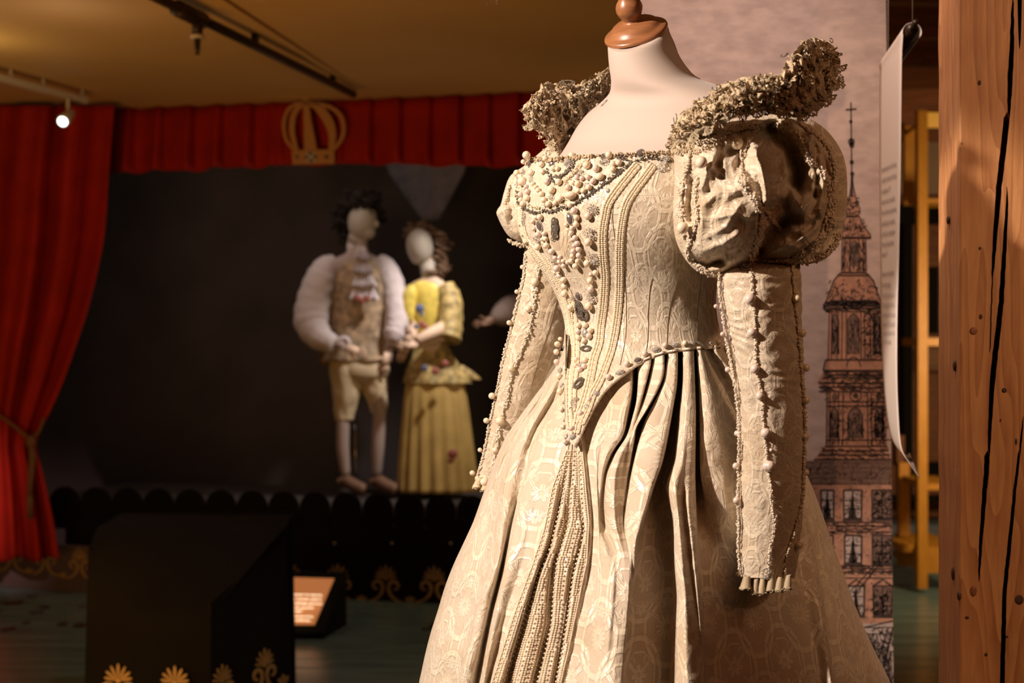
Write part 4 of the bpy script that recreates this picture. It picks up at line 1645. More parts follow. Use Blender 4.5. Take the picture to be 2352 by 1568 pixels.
# ---- skirt: columns are fold lines, each y -> (x, lift)  lift>0 stands towards the viewer (px)
K = lambda *p: list(p)
cols = [
    # left side folds
    K((800, 1300, 0), (850, 1262, 6), (900, 1240, 6), (1000, 1171, 6), (1100, 1130, 6), (1250, 1075, 6), (1400, 1020, 6), (1568, 978, 6)),
    K((800, 1306, -4), (850, 1268, -8), (900, 1250, -14), (1000, 1186, -12), (1100, 1143, -12), (1253, 1113, -20), (1362, 1092, -22), (1568, 1046, -26)),
    K((800, 1310, 3), (850, 1276, 6), (900, 1258, 10), (1000, 1196, 12), (1109, 1161, 14), (1290, 1140, 18), (1398, 1100, 18), (1568, 1058, 20)),
    K((800, 1316, 0), (850, 1283, 2), (900, 1268, 6), (1000, 1212, 8), (1109, 1178, 8), (1290, 1150, 8), (1398, 1120, 8), (1568, 1080, 8)),
    K((800, 1322, -8), (850, 1292, -10), (900, 1280, -14), (1000, 1226, -8), (1120, 1196, -10), (1217, 1171, -14), (1326, 1148, -16), (1416, 1126, -18), (1568, 1096, -20)),
    K((800, 1328, 4), (850, 1300, 8), (900, 1292, 6), (1000, 1240, 6), (1120, 1208, 8), (1217, 1182, 12), (1326, 1160, 14), (1416, 1138, 14), (1568, 1110, 14)),
    K((800, 1334, 3), (900, 1305, 4), (1000, 1270, 5), (1120, 1240, 5), (1217, 1218, 4), (1301, 1196, 2), (1398, 1165, 0), (1568, 1120, -2)),
    # beaded fan
    K((900, 1311, 2), (1033, 1296, 3), (1120, 1269, 3), (1217, 1250, 3), (1301, 1222, 2), (1398, 1186, 2), (1568, 1131, 4)),
    K((900, 1314, 3), (1033, 1303, 4), (1120, 1281, 6), (1217, 1260, 8), (1301, 1233, 10), (1398, 1201, 10), (1568, 1149, 10)),
    K((900, 1316, 0), (1033, 1308, 0), (1145, 1287, -10), (1254, 1262, -14), (1326, 1233, -16), (1435, 1204, -16), (1568, 1165, -16)),
    K((900, 1317, 3), (1033, 1311, 4), (1145, 1292, 5), (1254, 1268, 6), (1326, 1242, 6), (1435, 1220, 6), (1568, 1190, 6)),
    K((900, 1318, 2), (1033, 1313, 4), (1145, 1298, 5), (1254, 1277, 6), (1326, 1256, 6), (1435, 1244, 4), (1568, 1212, 2)),
    K((900, 1319, 0), (1033, 1315, 0), (1145, 1306, -6), (1203, 1303, -9), (1290, 1276, -12), (1362, 1268, -14), (1435, 1263, -14), (1568, 1230, -18)),
    K((900, 1320, 3), (1033, 1318, 4), (1145, 1311, 5), (1203, 1308, 6), (1290, 1283, 6), (1362, 1276, 6), (1435, 1270, 6), (1568, 1243, 5)),
    K((900, 1322, 2), (1033, 1322, 3), (1145, 1322, 5), (1217, 1331, 6), (1326, 1304, 6), (1435, 1290, 6), (1568, 1264, 5)),
    K((900, 1325, 0), (1033, 1328, 0), (1145, 1330, -6), (1217, 1338, -10), (1326, 1312, -10), (1435, 1297, -10), (1568, 1273, -12)),
    K((900, 1328, 3), (1033, 1333, 3), (1145, 1336, 4), (1217, 1343, 4), (1326, 1320, 4), (1435, 1303, 3), (1568, 1279, 2)),
    K((900, 1332, 2), (1047, 1343, 2), (1199, 1355, 2), (1290, 1350, 2), (1398, 1328, 2), (1568, 1291, 2)),
    K((900, 1337, -6), (1047, 1348, -5), (1199, 1361, -5), (1290, 1356, -4), (1398, 1337, -2), (1568, 1301, 0)),
    K((880, 1360, 2), (940, 1362, 2), (1047, 1366, 4), (1199, 1374, 5), (1290, 1372, 6), (1398, 1352, 8), (1568, 1318, 8)),
    # broad first fold right of the stomacher
    K((870, 1400, 4), (940, 1396, 6), (1000, 1388, 4), (1060, 1376, 2), (1150, 1374, 2), (1290, 1378, 10), (1400, 1368, 14), (1568, 1340, 14)),
    K((850, 1436, 6), (900, 1432, 14), (950, 1424, 18), (1000, 1412, 16), (1050, 1391, 12), (1100, 1382, 4), (1200, 1376, 0), (1290, 1396, 20), (1400, 1388, 30), (1568, 1365, 34)),
    K((846, 1452, 2), (900, 1449, 8), (950, 1441, 14), (1000, 1430, 10), (1045, 1402, 2), (1100, 1386, -6), (1200, 1380, -8), (1290, 1408, 22), (1400, 1404, 36), (1568, 1386, 42)),
    K((845, 1458, -26), (900, 1456, -70), (950, 1447, -80), (1000, 1434, -55), (1045, 1406, -22), (1100, 1390, -10), (1200, 1388, -10), (1290, 1416, 22), (1568, 1396, 44)),
    K((843, 1464, -34), (900, 1462, -90), (950, 1455, -90), (1000, 1438, -50), (1045, 1410, -14), (1100, 1394, 6), (1200, 1396, 8), (1290, 1422, 24), (1568, 1404, 44)),
    K((840, 1467, 2), (880, 1466, 4), (920, 1462, 4), (960, 1452, 6), (1000, 1440, 10), (1045, 1414, 14), (1100, 1400, 16), (1200, 1404, 14), (1290, 1428, 25), (1568, 1410, 44)),
    K((834, 1494, 10), (880, 1483, 10), (920, 1472, 10), (960, 1459, 12), (1000, 1446, 16), (1045, 1424, 20), (1100, 1412, 20), (1200, 1414, 18), (1290, 1434, 26), (1568, 1416, 43)),
    K((832, 1498, -40), (880, 1487, -40), (920, 1476, -20), (960, 1463, 6), (1000, 1449, 16), (1045, 1430, 18), (1100, 1420, 14), (1200, 1420, 12), (1290, 1438, 26), (1568, 1420, 42)),
    K((830, 1501, 0), (880, 1492, 2), (920, 1482, 8), (960, 1468, 14), (1000, 1452, 16), (1045, 1436, 12), (1100, 1428, 4), (1200, 1424, 8), (1290, 1441, 26), (1568, 1423, 41)),
    K((828, 1524, 14), (860, 1523, 16), (900, 1508, 18), (940, 1486, 20), (980, 1462, 20), (1010, 1456, 12), (1060, 1446, 4), (1110, 1438, -2), (1200, 1430, 4), (1290, 1444, 26), (1568, 1426, 40)),
    # second dark gap
    K((828, 1529, -40), (860, 1528, -60), (900, 1513, -70), (940, 1490, -70), (980, 1467, -60), (1010, 1461, -40), (1060, 1451, -22), (1110, 1442, -14), (1200, 1432, 0), (1290, 1446, 26), (1568, 1428, 38)),
    K((828, 1532, -40), (860, 1527, -60), (900, 1515, -70), (940, 1500, -70), (980, 1476, -60), (1010, 1466, -40), (1060, 1455, -18), (1110, 1446, -6), (1200, 1435, 6), (1290, 1448, 26), (1568, 1430, 34)),
    K((828, 1533, 2), (850, 1529, 4), (880, 1524, 6), (920, 1505, 8), (960, 1485, 10), (1010, 1470, 10), (1060, 1459, 12), (1110, 1448, 14), (1200, 1438, 14), (1290, 1450, 26), (1568, 1431, 30)),
    K((824, 1545, 12), (880, 1541, 16), (930, 1528, 18), (990, 1512, 22), (1060, 1494, 24), (1110, 1478, 26), (1200, 1462, 28), (1260, 1453, 26), (1330, 1452, 22), (1450, 1432, 18), (1568, 1432, 14)),
    K((822, 1556, 8), (880, 1554, 10), (930, 1546, 12), (990, 1535, 16), (1060, 1520, 20), (1110, 1502, 24), (1181, 1480, 28), (1246, 1462, 26), (1308, 1458, 20), (1380, 1444, 14), (1450, 1430, 8), (1568, 1434, 4)),
    # wide dark valley
    K((821, 1560, -60), (880, 1558, -80), (930, 1550, -90), (990, 1539, -80), (1060, 1524, -60), (1110, 1507, -50), (1181, 1486, -34), (1246, 1468, -26), (1308, 1464, -20), (1380, 1452, -20), (1450, 1438, -22), (1568, 1442, -26)),
    K((820, 1563, -70), (880, 1562, -90), (930, 1556, -100), (990, 1548, -90), (1060, 1536, -76), (1110, 1521, -66), (1181, 1514, -56), (1308, 1506, -50), (1450, 1494, -46), (1568, 1490, -46)),
    K((819, 1566, -60), (880, 1566, -80), (930, 1560, -90), (990, 1554, -80), (1060, 1546, -70), (1110, 1534, -60), (1181, 1540, -56), (1308, 1545, -54), (1450, 1540, -50), (1568, 1538, -50)),
    K((818, 1568, 2), (880, 1568, 2), (950, 1561, 2), (1010, 1556, 4), (1060, 1549, 4), (1110, 1531, 0), (1130, 1532, 0), (1200, 1546, 0), (1300, 1551, 0), (1370, 1558, 0), (1450, 1556, 0), (1568, 1554, 0)),
    K((816, 1579, 14), (880, 1580, 16), (950, 1575, 18), (1060, 1566, 20), (1110, 1552, 20), (1200, 1560, 20), (1300, 1568, 18), (1370, 1574, 18), (1450, 1576, 20), (1568, 1578, 22)),
    K((815, 1586, 14), (950, 1585, 18), (1100, 1570, 16), (1150, 1568, 6), (1250, 1579, 2), (1350, 1591, 2), (1450, 1604, 6), (1568, 1600, 18)),
    K((814, 1592, 10), (880, 1594, 12), (950, 1596, 14), (1100, 1584, 16), (1150, 1580, 16), (1250, 1590, 14), (1350, 1600, 12), (1450, 1608, 8), (1568, 1612, 12)),
    K((813, 1594, 4), (880, 1596, 4), (950, 1598, 4), (1100, 1596, 6), (1200, 1599, 4), (1300, 1604, 4), (1400, 1608, 4), (1480, 1613, 4), (1568, 1619, 4)),
    K((813, 1595, -50), (880, 1598, -60), (950, 1600, -66), (1100, 1599, -60), (1200, 1602, -50), (1300, 1607, -46), (1400, 1612, -44), (1568, 1624, -44)),
    K((812, 1598, -50), (880, 1603, -60), (950, 1605, -66), (1080, 1606, -60), (1120, 1612, -56), (1200, 1618, -50), (1300, 1624, -48), (1568, 1640, -56)),
    K((811, 1600, 2), (880, 1606, 0), (1000, 1609, -2), (1080, 1610, -6), (1112, 1614, -12), (1160, 1626, -30), (1300, 1646, -46), (1568, 1668, -58)),
    K((810, 1608, 12), (880, 1620, 14), (950, 1628, 14), (1050, 1632, 8), (1112, 1634, 0), (1200, 1648, -20), (1300, 1672, -46), (1568, 1700, -60)),
    K((809, 1614, 8), (880, 1634, 10), (950, 1648, 10), (1050, 1662, 6), (1150, 1668, 0), (1300, 1700, -46), (1568, 1740, -60)),
    K((808, 1618, -20), (880, 1642, -22), (950, 1658, -20), (1050, 1676, -16), (1150, 1690, -14), (1300, 1725, -46), (1568, 1776, -58)),
    K((806, 1634, -30), (880, 1670, -36), (950, 1690, -34), (1050, 1712, -28), (1150, 1722, -20), (1300, 1755, -44), (1568, 1810, -52)),
    K((806, 1642, 8), (880, 1690, 8), (950, 1720, 4), (1050, 1750, 0), (1150, 1765, -2), (1300, 1790, -36), (1568, 1850, -38)),
    K((804, 1652, 8), (880, 1706, 8), (950, 1740, 4), (1050, 1785, 2), (1150, 1806, 4), (1300, 1836, -26), (1568, 1884, -30)),
    K((803, 1658, 0), (880, 1718, 0), (950, 1755, 0), (1050, 1808, 0), (1150, 1838, 8), (1300, 1870, 2), (1450, 1893, 2), (1568, 1909, 2)),
    K((802, 1662, -10), (950, 1762, -10), (1050, 1815, -14), (1150, 1846, -20), (1300, 1880, -24), (1450, 1903, -26), (1568, 1919, -28)),
    K((801, 1665, 0), (950, 1768, 0), (1050, 1822, -6), (1150, 1858, -8), (1300, 1896, -10), (1450, 1930, -8), (1568, 1962, -8)),
    K((801, 1667, 2), (950, 1772, 4), (1050, 1828, 4), (1150, 1869, 4), (1300, 1915, 6), (1450, 1965, 8), (1568, 2012, 12)),
]
# silhouette columns
xl_col = [(y, interp(SIL, y)[0], 0) for y in range(780, 1569, 28)]
xr_col = [(y, interp(SIL, y)[1], 0) for y in range(780, 1569, 28)]
cols = [xl_col] + cols + [xr_col]
YB = 2950
ys = [i / 131.0 for i in range(132)]


def colv(c, y):
    if y > 1568:
        x, l = interp(c, 1568)
        a0, b0 = interp(SIL, 1568)
        a1, b1 = interp(SIL, y)
        x = a1 + (x - a0) / (b0 - a0) * (b1 - a1)
        return x, l
    return interp(c, y)


def vc_at(x):
    return lin(VC, x)


SUB = 6
grid_px = []
tops = []
for ci, c in enumerate(cols):
    y = 800.0
    for _ in range(12):
        x = colv(c, y)[0]
        y = vc_at(x) - 6
        if x < 1330:
            y = min(y, 900) if x > 1290 else 806
    tops.append(min(y, 1005))
rows_y = []
fr = []
for t in ys:
    row = []
    for ci, c in enumerate(cols):
        yt = tops[ci]
        if t < 0.86:
            y = yt + (1580 - yt) * (t / 0.86)
        else:
            y = 1580 + (YB - 1580) * ((t - 0.86) / 0.14)
        x, l = colv(c, y)
        row.append(Vector((x, y, l)))
    # smooth sub columns
    fine = []
    for i in range(len(row) - 1):
        p0, p1, p2 = row[max(i - 1, 0)], row[i], row[i + 1]
        p3 = row[min(i + 2, len(row) - 1)]
        for k in range(SUB):
            s = k / SUB
            m0, m1 = (p2 - p0) * 0.32, (p3 - p1) * 0.32
            s2, s3 = s * s, s * s * s
            q = p1 * (2 * s3 - 3 * s2 + 1) + m0 * (s3 - 2 * s2 + s) + p2 * (-2 * s3 + 3 * s2) + m1 * (s3 - s2)
            fine.append(q)
    fine.append(row[-1])
    rowp = []
    for q in fine:
        f = noise.noise(Vector((q.x * 0.012, q.y * 0.009, 3.1))) * 4.0 + noise.noise(Vector((q.x * 0.04, q.y * 0.03, 8.1))) * 1.8
        edge = min(1, max(0, (q.x - interp(SIL, q.y)[0]) / 20), max(0, (interp(SIL, q.y)[1] - q.x) / 20))
        D = base_depth(q.x, q.y) - (q.z + f) * edge * u * (1.35 + .5 * max(0, min(1, (1330 - q.x) / 80))) + 0.006 * max(0, 1 - t * 8)
        pp = P(q.x, q.y, D)
        pp.z = max(pp.z, .372)
        rowp.append(pp)
    fr.append(rowp)
nf = len(fr[0])
# hidden back half
NB = 60
full = []
for k, row in enumerate(fr):
    A, B = row[-1], row[0]
    ya = 784 - (A.z - CZ) * F / A.y
    yb_ = 784 - (B.z - CZ) * F / B.y
    back = []
    for j in range(1, NB):
        f = j / NB
        y = ya + (yb_ - ya) * f
        cx, W, a, b = oval(y)
        t = math.cos(pi * f)
        D = base_depth(cx + W * t, y, 0, True)
        r = 0.05 * math.sin(f * 80) * min(1, k / 30) * math.sin(pi * f)
        pp = P(cx + W * t, y, D + r * W * DC / F)
        pp.z = max(pp.z, .372)
        back.append(pp)
    full.append(row + back)
mb = MB()
mb.grid(full, True, True)
nn = len(full[0])
# uv from arc length of a low row
ref = full[100]
arc = [0]
for j in range(1, nn):
    arc.append(arc[-1] + (ref[j] - ref[j - 1]).length)
uv = []
for r in full:
    for j, p in enumerate(r):
        uv.append((arc[j] * 0.95, p.z))
skirt = part(mb, 'skirt', M['brocade'], gown, uv=uv)
skirt_bvh = BVHTree.FromPolygons([tuple(v) for v in mb.v], mb.f)

# ---- bodice
BOD = [(325, 1226, 1690, .60), (350, 1210, 1690, .62), (380, 1200, 1692, .64), (410, 1192, 1694, .68), (450, 1187, 1694, .72), (490, 1190, 1688, .74), (530, 1197, 1678, .75), (560, 1208, 1668, .75), (590, 1223, 1660, .74),
       (630, 1249, 1650, .73), (670, 1273, 1646, .72), (710, 1289, 1645, .72), (750, 1297, 1652, .73), (800, 1291, 1670, .76), (830, 1280, 1686, .78)]


def neckline(x):
    return lin([(1190, 372), (1212, 362), (1255, 366), (1290, 364), (1320, 358), (1400, 357), (1480, 352), (1545, 347), (1600, 346), (1700, 330)], x)


def bod_pt(th, y):
    xl, xr, r = interp(BOD, min(y, 800))
    p, x = body(th, min(y, 800), BOD)
    if y <= 800:
        return p, x
    # below the waist the stomacher lies on the skirt
    p0, x0 = p, x
    t = (y - 800) / 228.0
    xt = 1318 + (x0 - 1300) * (1 - t) * 1.0 + (-18) * (1 - t)
    D = base_depth(xt, y, 14) - 0.013
    q = P(x0 + (xt - x0) * 0, y, p0.y)
    # keep the column where it is and follow the base
    D = base_depth(x0, y, 14) - 0.012
    w_ = min(1, (y - 800) / 60)
    return P(x0, y, p0.y * (1 - w_) + D * w_), x0


NBC = 340
NR = 90
bottoms, topsb = [], []
for j in range(NBC):
    th = 2 * pi * j / NBC
    y = 812.0
    p, x = body(th, 800, BOD)
    front = math.sin(th) * CA + math.cos(th) * SA > 0
    yb = vc_at(x) if front else 800
    if front and x < 1300:
        yb = 800 + (max(0, (x - 1291)) / 9.0) * 60
    if front and 1300 <= x < 1318:
        yb = lin([(1291, 860), (1296, 950), (1300, 985), (1308, 1008), (1318, 1026)], x)
    bottoms.append(yb)
    yn = 350
    for _ in range(5):
        yn = neckline(body(th, yn, BOD)[1])
    topsb.append(yn if front else 385)
rows = []
for i in range(NR + 1):
    t = i / NR
    row = []
    for j in range(NBC):
        th = 2 * pi * j / NBC
        y = topsb[j] + (bottoms[j] - topsb[j]) * t
        p, x = bod_pt(th, y)
        n = Vector((p.x - 0.19, (p.y - DC), 0)).normalized()
        f = noise.noise(Vector((x * 0.02, y * 0.012, 1))) * 1.6 + noise.noise(Vector((x * 0.006, y * 0.05, 5))) * 1.1 * max(0, min(1, (y - 640) / 100))
        p = p + n * f * u
        row.append(p)
    rows.append(row)
mb = MB()
mb.grid(rows, True, True)
uv = [(j / NBC * 1.02, p.z) for r in rows for j, p in enumerate(r)]
bodice = part(mb, 'bodice', M['brocade'], gown, uv=uv)
so = bodice.modifiers.new('thickness', 'SOLIDIFY')
so.thickness = 0.003
so.offset = 1
bod_bvh = BVHTree.FromPolygons([tuple(v) for v in mb.v], mb.f)


def hit(px, py, trees):
    d = (P(px, py, 1.0) - CAMP).normalized()
    best = None
    for t in trees:
        loc, nrm, _, dist = t.ray_cast(CAMP, d, 6)
        if loc is not None and (best is None or dist < best[2]):
            if nrm.dot(d) > 0:
                nrm = -nrm
            best = (loc, nrm, dist)
    return best


def on(px, py, trees, lift=0.0):
    """surface point; when the ray just misses, keep the previous depth"""
    h = hit(px, py, trees)
    if h is None:
        for dx in (6, -6, 12, -12, 20, -20):
            h = hit(px + dx, py, trees)
            if h:
                p = P(px, py, h[0].y)
                return p + h[1] * lift, h[1]
        p = P(px, py, DC)
        return p, Vector((0, -1, 0))
    return h[0] + h[1] * lift, h[1]


# shared small meshes
def unit(name, mat, sub=2, sc=(1, 1, 1)):
    return MB().ball((0, 0, 0), 1.0, None, sub, sc).mesh(name, mat)


ME_P = [unit('pearl', M['pearl'], 2), unit('pearl_rose', M['pearl_rose'], 2), unit('baroque_pearl', M['pearl'], 2, (1.0, .8, .8))]
gem_prof = [(0, .55), (.45, .55), (.72, .42), (1.0, .12), (1.0, -.1), (.8, -.3), (0, -.35)]
ME_G = MB().lathe(gem_prof, 9).mesh('gem', M['gem'], smooth=False)
ME_C = MB().lathe(gem_prof, 9).mesh('crystal', M['crystal'], smooth=False)


def gem_frame_mb(r=1.0):
    mb = MB()
    pts = [(math.cos(a * pi / 12) * 1.12, math.sin(a * pi / 12) * 1.12, 0) for a in range(25)]
    mb.tube(pts, 0.14, 6, False)
    return mb


ME_FR = gem_frame_mb().mesh('gem_setting', M['silver'])


def filigree_mb(seed, dark=False):
    r_ = random.Random(seed)
    mb = MB()
    for k in range(7):
        c = Vector((r_.uniform(-.55, .55), r_.uniform(-.6, .6), .15))
        rr = r_.uniform(.2, .42)
        ph = r_.uniform(0, 6)
        pts = [c + Vector((math.cos(ph + a * .5) * rr * (1 - a / 22), math.sin(ph + a * .5) * rr * (1 - a / 22), r_.uniform(0, .12))) for a in range(15)]
        mb.tube(pts, 0.065, 5)
    for k in range(12):
        a = k / 12 * 2 * pi
        mb.ball((math.cos(a) * .85, math.sin(a) * .9, .08), 0.14, None, 1)
    return mb


ME_FIL = [filigree_mb(s).mesh('silver_brooch', M['silver']) for s in (1, 2, 3)]


def dark_brooch_mb():
    r_ = random.Random(5)
    mb = MB()
    for ring, (rr, n) in enumerate(((0.95, 20), (0.68, 15))):
        for k in range(n):
            a = k / n * 2 * pi
            mb.ball((math.cos(a) * rr, math.sin(a) * rr, .12 + .12 * ring), 0.16, None, 1)
    return mb


ME_DK = dark_brooch_mb().mesh('dark_brooch', M['silver_dark'])


def orient(loc, nrm, rx, ry=None, rz=None, rot=0.0):
    ry = ry or rx
    rz = rz or min(rx, ry)
    up = Vector((0, 0, 1))
    y = (up - nrm * up.dot(nrm)).normalized()
    x = y.cross(nrm).normalized()
    m = Matrix((x, y, nrm)).transposed().to_4x4()
    return Matrix.Translation(loc) @ m @ Matrix.Rotation(rot, 4, 'Z') @ Matrix.Diagonal((rx, ry, rz, 1))


def add_pearl(px, py, r, trees, parent, kind=None, sc=1.0):
    p, n = on(px, py, trees)
    rr = r * p.y / F
    me = ME_P[kind if kind is not None else (1 if R.random() < .35 else 0)]
    link(me, 'pearl', parent, M=orient(p + n * rr * 0.75, n, rr, rr * R.uniform(.92, 1.05), rr, R.uniform(0, 3)))


def add_gem(px, py, rx, ry, trees, parent, crystal=False, rot=0.0):
    p, n = on(px, py, trees)
    k = p.y / F
    g = link(ME_C if crystal else ME_G, 'gem', parent, M=orient(p + n * min(rx, ry) * k * .45, n, rx * k, ry * k, min(rx, ry) * k * .9, rot))
    link(ME_FR, 'gem_setting', parent, M=orient(p + n * min(rx, ry) * k * .25, n, rx * k * 1.02, ry * k * 1.02, min(rx, ry) * k, rot))
    return g


def add_brooch(px, py, rx, ry, trees, parent, me, rot=0.0):
    p, n = on(px, py, trees)
    k = p.y / F
    link(me, 'brooch', parent, M=orient(p + n * .002, n, rx * k, ry * k, min(rx, ry) * k, rot))


def path_on(pts, trees, step=2.5, lift=0.0, n=8):
    q = resample(smooth_path([(x, y, 0) for x, y in pts], n), step)
    return [on(a.x, a.y, trees, lift) for a in q]


def beadtrim(pts, trees, w, ncol, parent, name='beaded_trim', mat=None, r=3.0, step=4.8, sub=1):
    """woven braid several beads wide with a cord on either edge"""
    q = resample(smooth_path([(x, y, 0) for x, y in pts], 10), step)
    mb = MB()
    ew = [[], []]
    base = [[], []]
    for i, a in enumerate(q):
        t = (q[min(i + 1, len(q) - 1)] - q[max(i - 1, 0)]).normalized()
        sx, sy = -t.y, t.x
        wi = w if not callable(w) else w(i / len(q))
        for c in range(ncol):
            o = (c / (ncol - 1) - .5) * 2 * wi * .72 if ncol > 1 else 0
            p, n = on(a.x + sx * o + R.uniform(-.4, .4), a.y + sy * o + R.uniform(-.4, .4), trees)
            k = p.y / F
            mb.ball(p + n * r * k * 0.75, r * k, None, sub if r > 2 else 0, (1, 1, 1))
        for e, sgn in enumerate((-1, 1)):
            p, n = on(a.x + sx * wi * sgn, a.y + sy * wi * sgn, trees)
            ew[e].append(p + n * 0.0010 + n * 0.0006 * math.sin(i * 2.4))
    for e in (0, 1):
        mb.tube(ew[e], 0.00135, 6)
        mb.grid([[p + Vector((0, 0, 0)) for p in ew[0]], [p for p in ew[1]]]) if e == 0 else None
    return part(mb, name, mat or M['bead'], parent, kind='stuff')


TR = [bod_bvh]
TB = [bod_bvh, skirt_bvh]
T1 = [(1464, 379), (1440, 408), (1415, 440), (1397, 468), (1390, 495), (1384, 537), (1385, 588), (1389, 639), (1386, 700), (1380, 749), (1376, 787), (1364, 826), (1354, 877), (1344, 915), (1331, 955), (1322, 995)]
T2 = [(1500, 380), (1478, 410), (1459, 435), (1438, 470), (1427, 520), (1423, 575), (1423, 639), (1421, 695), (1415, 749), (1405, 800), (1392, 839), (1377, 877), (1362, 905), (1349, 941), (1333, 975)]
T3 = [(1193, 400), (1193, 450), (1196, 500), (1207, 545), (1228, 578), (1253, 612), (1276, 645), (1292, 680), (1303, 715), (1309, 757), (1313, 788), (1311, 839), (1308, 890), (1308, 941), (1311, 985)]
T4 = [(1226, 560), (1248, 590), (1270, 618), (1291, 645), (1308, 675), (1318, 705), (1322, 745), (1326, 790), (1324, 839), (1319, 890), (1316, 945)]
for T, w_, n_ in ((T1, 8.5, 3), (T2, 8.0, 3), (T3, 6.0, 2), (T4, 5.5, 2)):
    beadtrim(T, TR, w_, n_, bodice)

# boning seams
for s in ([(1411, 455), (1407, 500), (1415, 560), (1430, 610), (1437, 660), (1439, 720), (1436, 780), (1424, 840)],
          [(1498, 640), (1493, 664), (1489, 720), (1489, 770), (1484, 808)],
          [(1566, 600), (1553, 655), (1540, 700), (1534, 745), (1532, 800)],
          [(1614, 610), (1606, 677), (1602, 720), (1601, 785)]):
    q = path_on(s, TR, 4, 0.0003)
    part(MB().tube([a for a, b in q], 0.0004, 5), 'seam', M['thread'], bodice)

# ---- pearls, read off close views of the bodice
SA_ = 0.12755
LA = [(225, 290, 75), (200, 415, 45), (95, 620, 60), (345, 620, 60), (600, 360, 55), (1040, 290, 60), (530, 470, 60), (740, 540, 58), (810, 545, 50), (545, 600, 50), (1735, 300, 70), (1335, 490, 70), (1500, 550, 70), (1805, 460, 60), (1905, 440, 60), (1800, 565, 60), (1155, 700, 50), (1245, 715, 48), (1355, 700, 55), (1450, 770, 60), (1085, 790, 45), (1180, 820, 65), (625, 780, 60), (840, 785, 65), (1000, 880, 60), (370, 810, 45), (420, 870, 45), (470, 925, 50), (530, 995, 55), (575, 1095, 58), (655, 1170, 60), (775, 1150, 55), (865, 1080, 65), (715, 930, 70), (250, 860, 45), (215, 895, 35), (280, 950, 55), (150, 1000, 50), (275, 1065, 60), (150, 1095, 45), (205, 1160, 60), (1180, 935, 50), (1275, 940, 55), (1370, 880, 60), (1030, 1190, 50), (1115, 1290, 70), (1365, 1385, 70), (1155, 1410, 60), (1145, 1530, 60), (425, 1405, 45), (505, 1400, 60), (370, 1475, 45), (960, 1540, 40)]
LB = [(1070, 345, 50), (990, 370, 35), (1060, 415, 50), (1030, 460, 32), (1125, 510, 55), (1070, 540, 35), (1165, 605, 58), (1100, 650, 40), (1195, 705, 58), (1090, 745, 48), (1195, 820, 55), (1075, 830, 50), (1055, 915, 50), (1170, 920, 50), (1135, 1005, 60), (990, 945, 45), (905, 920, 40), (925, 1000, 50), (845, 860, 42), (770, 860, 50), (840, 930, 45), (710, 750, 60), (620, 640, 62), (600, 525, 50), (535, 535, 40), (470, 450, 55), (580, 435, 50), (385, 355, 40), (470, 665, 65), (810, 1045, 68), (765, 1130, 45), (850, 1180, 55), (925, 1255, 60), (945, 1370, 60), (950, 1510, 65), (1370, 580, 75), (1350, 955, 70), (1490, 1130, 55), (1405, 1165, 45), (1400, 1275, 62), (1415, 1430, 60)]
SC_ = 0.2551
LC = [(178, 175, 32), (350, 15, 28), (340, 165, 36), (245, 345, 26), (305, 340, 28), (240, 400, 24), (350, 390, 30), (340, 440, 30), (245, 460, 26), (295, 485, 28), (220, 660, 26), (300, 665, 28), (215, 715, 24), (290, 725, 28), (250, 755, 28), (335, 1020, 26), (255, 1145, 28), (175, 1280, 26), (100, 1262, 20), (125, 1400, 26), (510, 820, 30), (670, 705, 30)]
for lst, bx, by, s in ((LA, 1180, 320, SA_), (LB, 1180, 480, SA_), (LC, 1270, 660, SC_)):
    for X, Y, r in lst:
        add_pearl(bx + X * s, by + Y * s, r * s, TB, bodice)
for X, Y, r in ((400, 375, 30), (578, 290, 26), (750, 272, 28), (1045, 258, 24)):
    add_pearl(1380 + X * .2552, 720 + Y * .2552, r * .2552, TB, bodice)
for x, y, r in ((1290, 779, 5), (1285, 791, 7), (1283, 809, 7), (1283, 833, 7), (1282, 868, 7.5), (1290, 902, 7.5), (1292, 943, 6), (1293, 982, 5)):
    add_pearl(x, y, r, TB, bodice)
for X, Y, rx, ry in ((190, 770, 100, 110), (1055, 1020, 120, 95), (1560, 690, 85, 92)):
    p, n = on(1180 + X * SA_, 320 + Y * SA_, TB)
    k = p.y / F * SA_
    link(ME_P[2], 'baroque_pearl', bodice, M=orient(p + n * rx * k * .5, n, rx * k, ry * k, rx * k))
# gems
for X, Y, rx, ry, rot, c in ((690, 440, 58, 50, 0, 0), (490, 430, 48, 50, 0, 0), (965, 410, 62, 62, 0, 1), (300, 430, 50, 70, 0, 0), (1320, 830, 45, 40, 0, 1), (1700, 925, 32, 32, 0, 1), (560 + 60, 300 + 0, 0, 0, 0, 0)):
    if rx:
        add_gem(1180 + X * SA_, 320 + Y * SA_, rx * SA_, ry * SA_, TB, bodice, bool(c), rot)
for X, Y, rx, ry, rot, c in ((475, 305, 60, 92, .5, 0), (1015, 175, 56, 96, .25, 0), (760, 330, 52, 72, 0, 0)):
    add_gem(1180 + X * SA_, 480 + Y * SA_, rx * SA_, ry * SA_, TB, bodice, bool(c), rot)
for X, Y, rx, ry, c in ((235, 75, 32, 32, 0), (240, 205, 16, 42, 0), (295, 410, 34, 34, 1), (265, 690, 24, 30, 1), (240, 872, 20, 22, 1), (62, 748, 14, 26, 1), (62, 628, 16, 16, 1), (70, 545, 14, 14, 1), (84, 880, 14, 22, 1), (305, 1075, 27, 27, 1), (180, 1345, 25, 25, 1), (122, 1340, 14, 24, 1),
                        (218, 1205, 18, 22, 1), (110, 1187, 14, 22, 1), (390, 958, 28, 28, 1), (447, 970, 18, 30, 1), (105, 1030, 14, 22, 1), (605, 770, 32, 32, 1)):
    add_gem(1270 + X * SC_, 660 + Y * SC_, rx * SC_, ry * SC_, TB, bodice, bool(c))
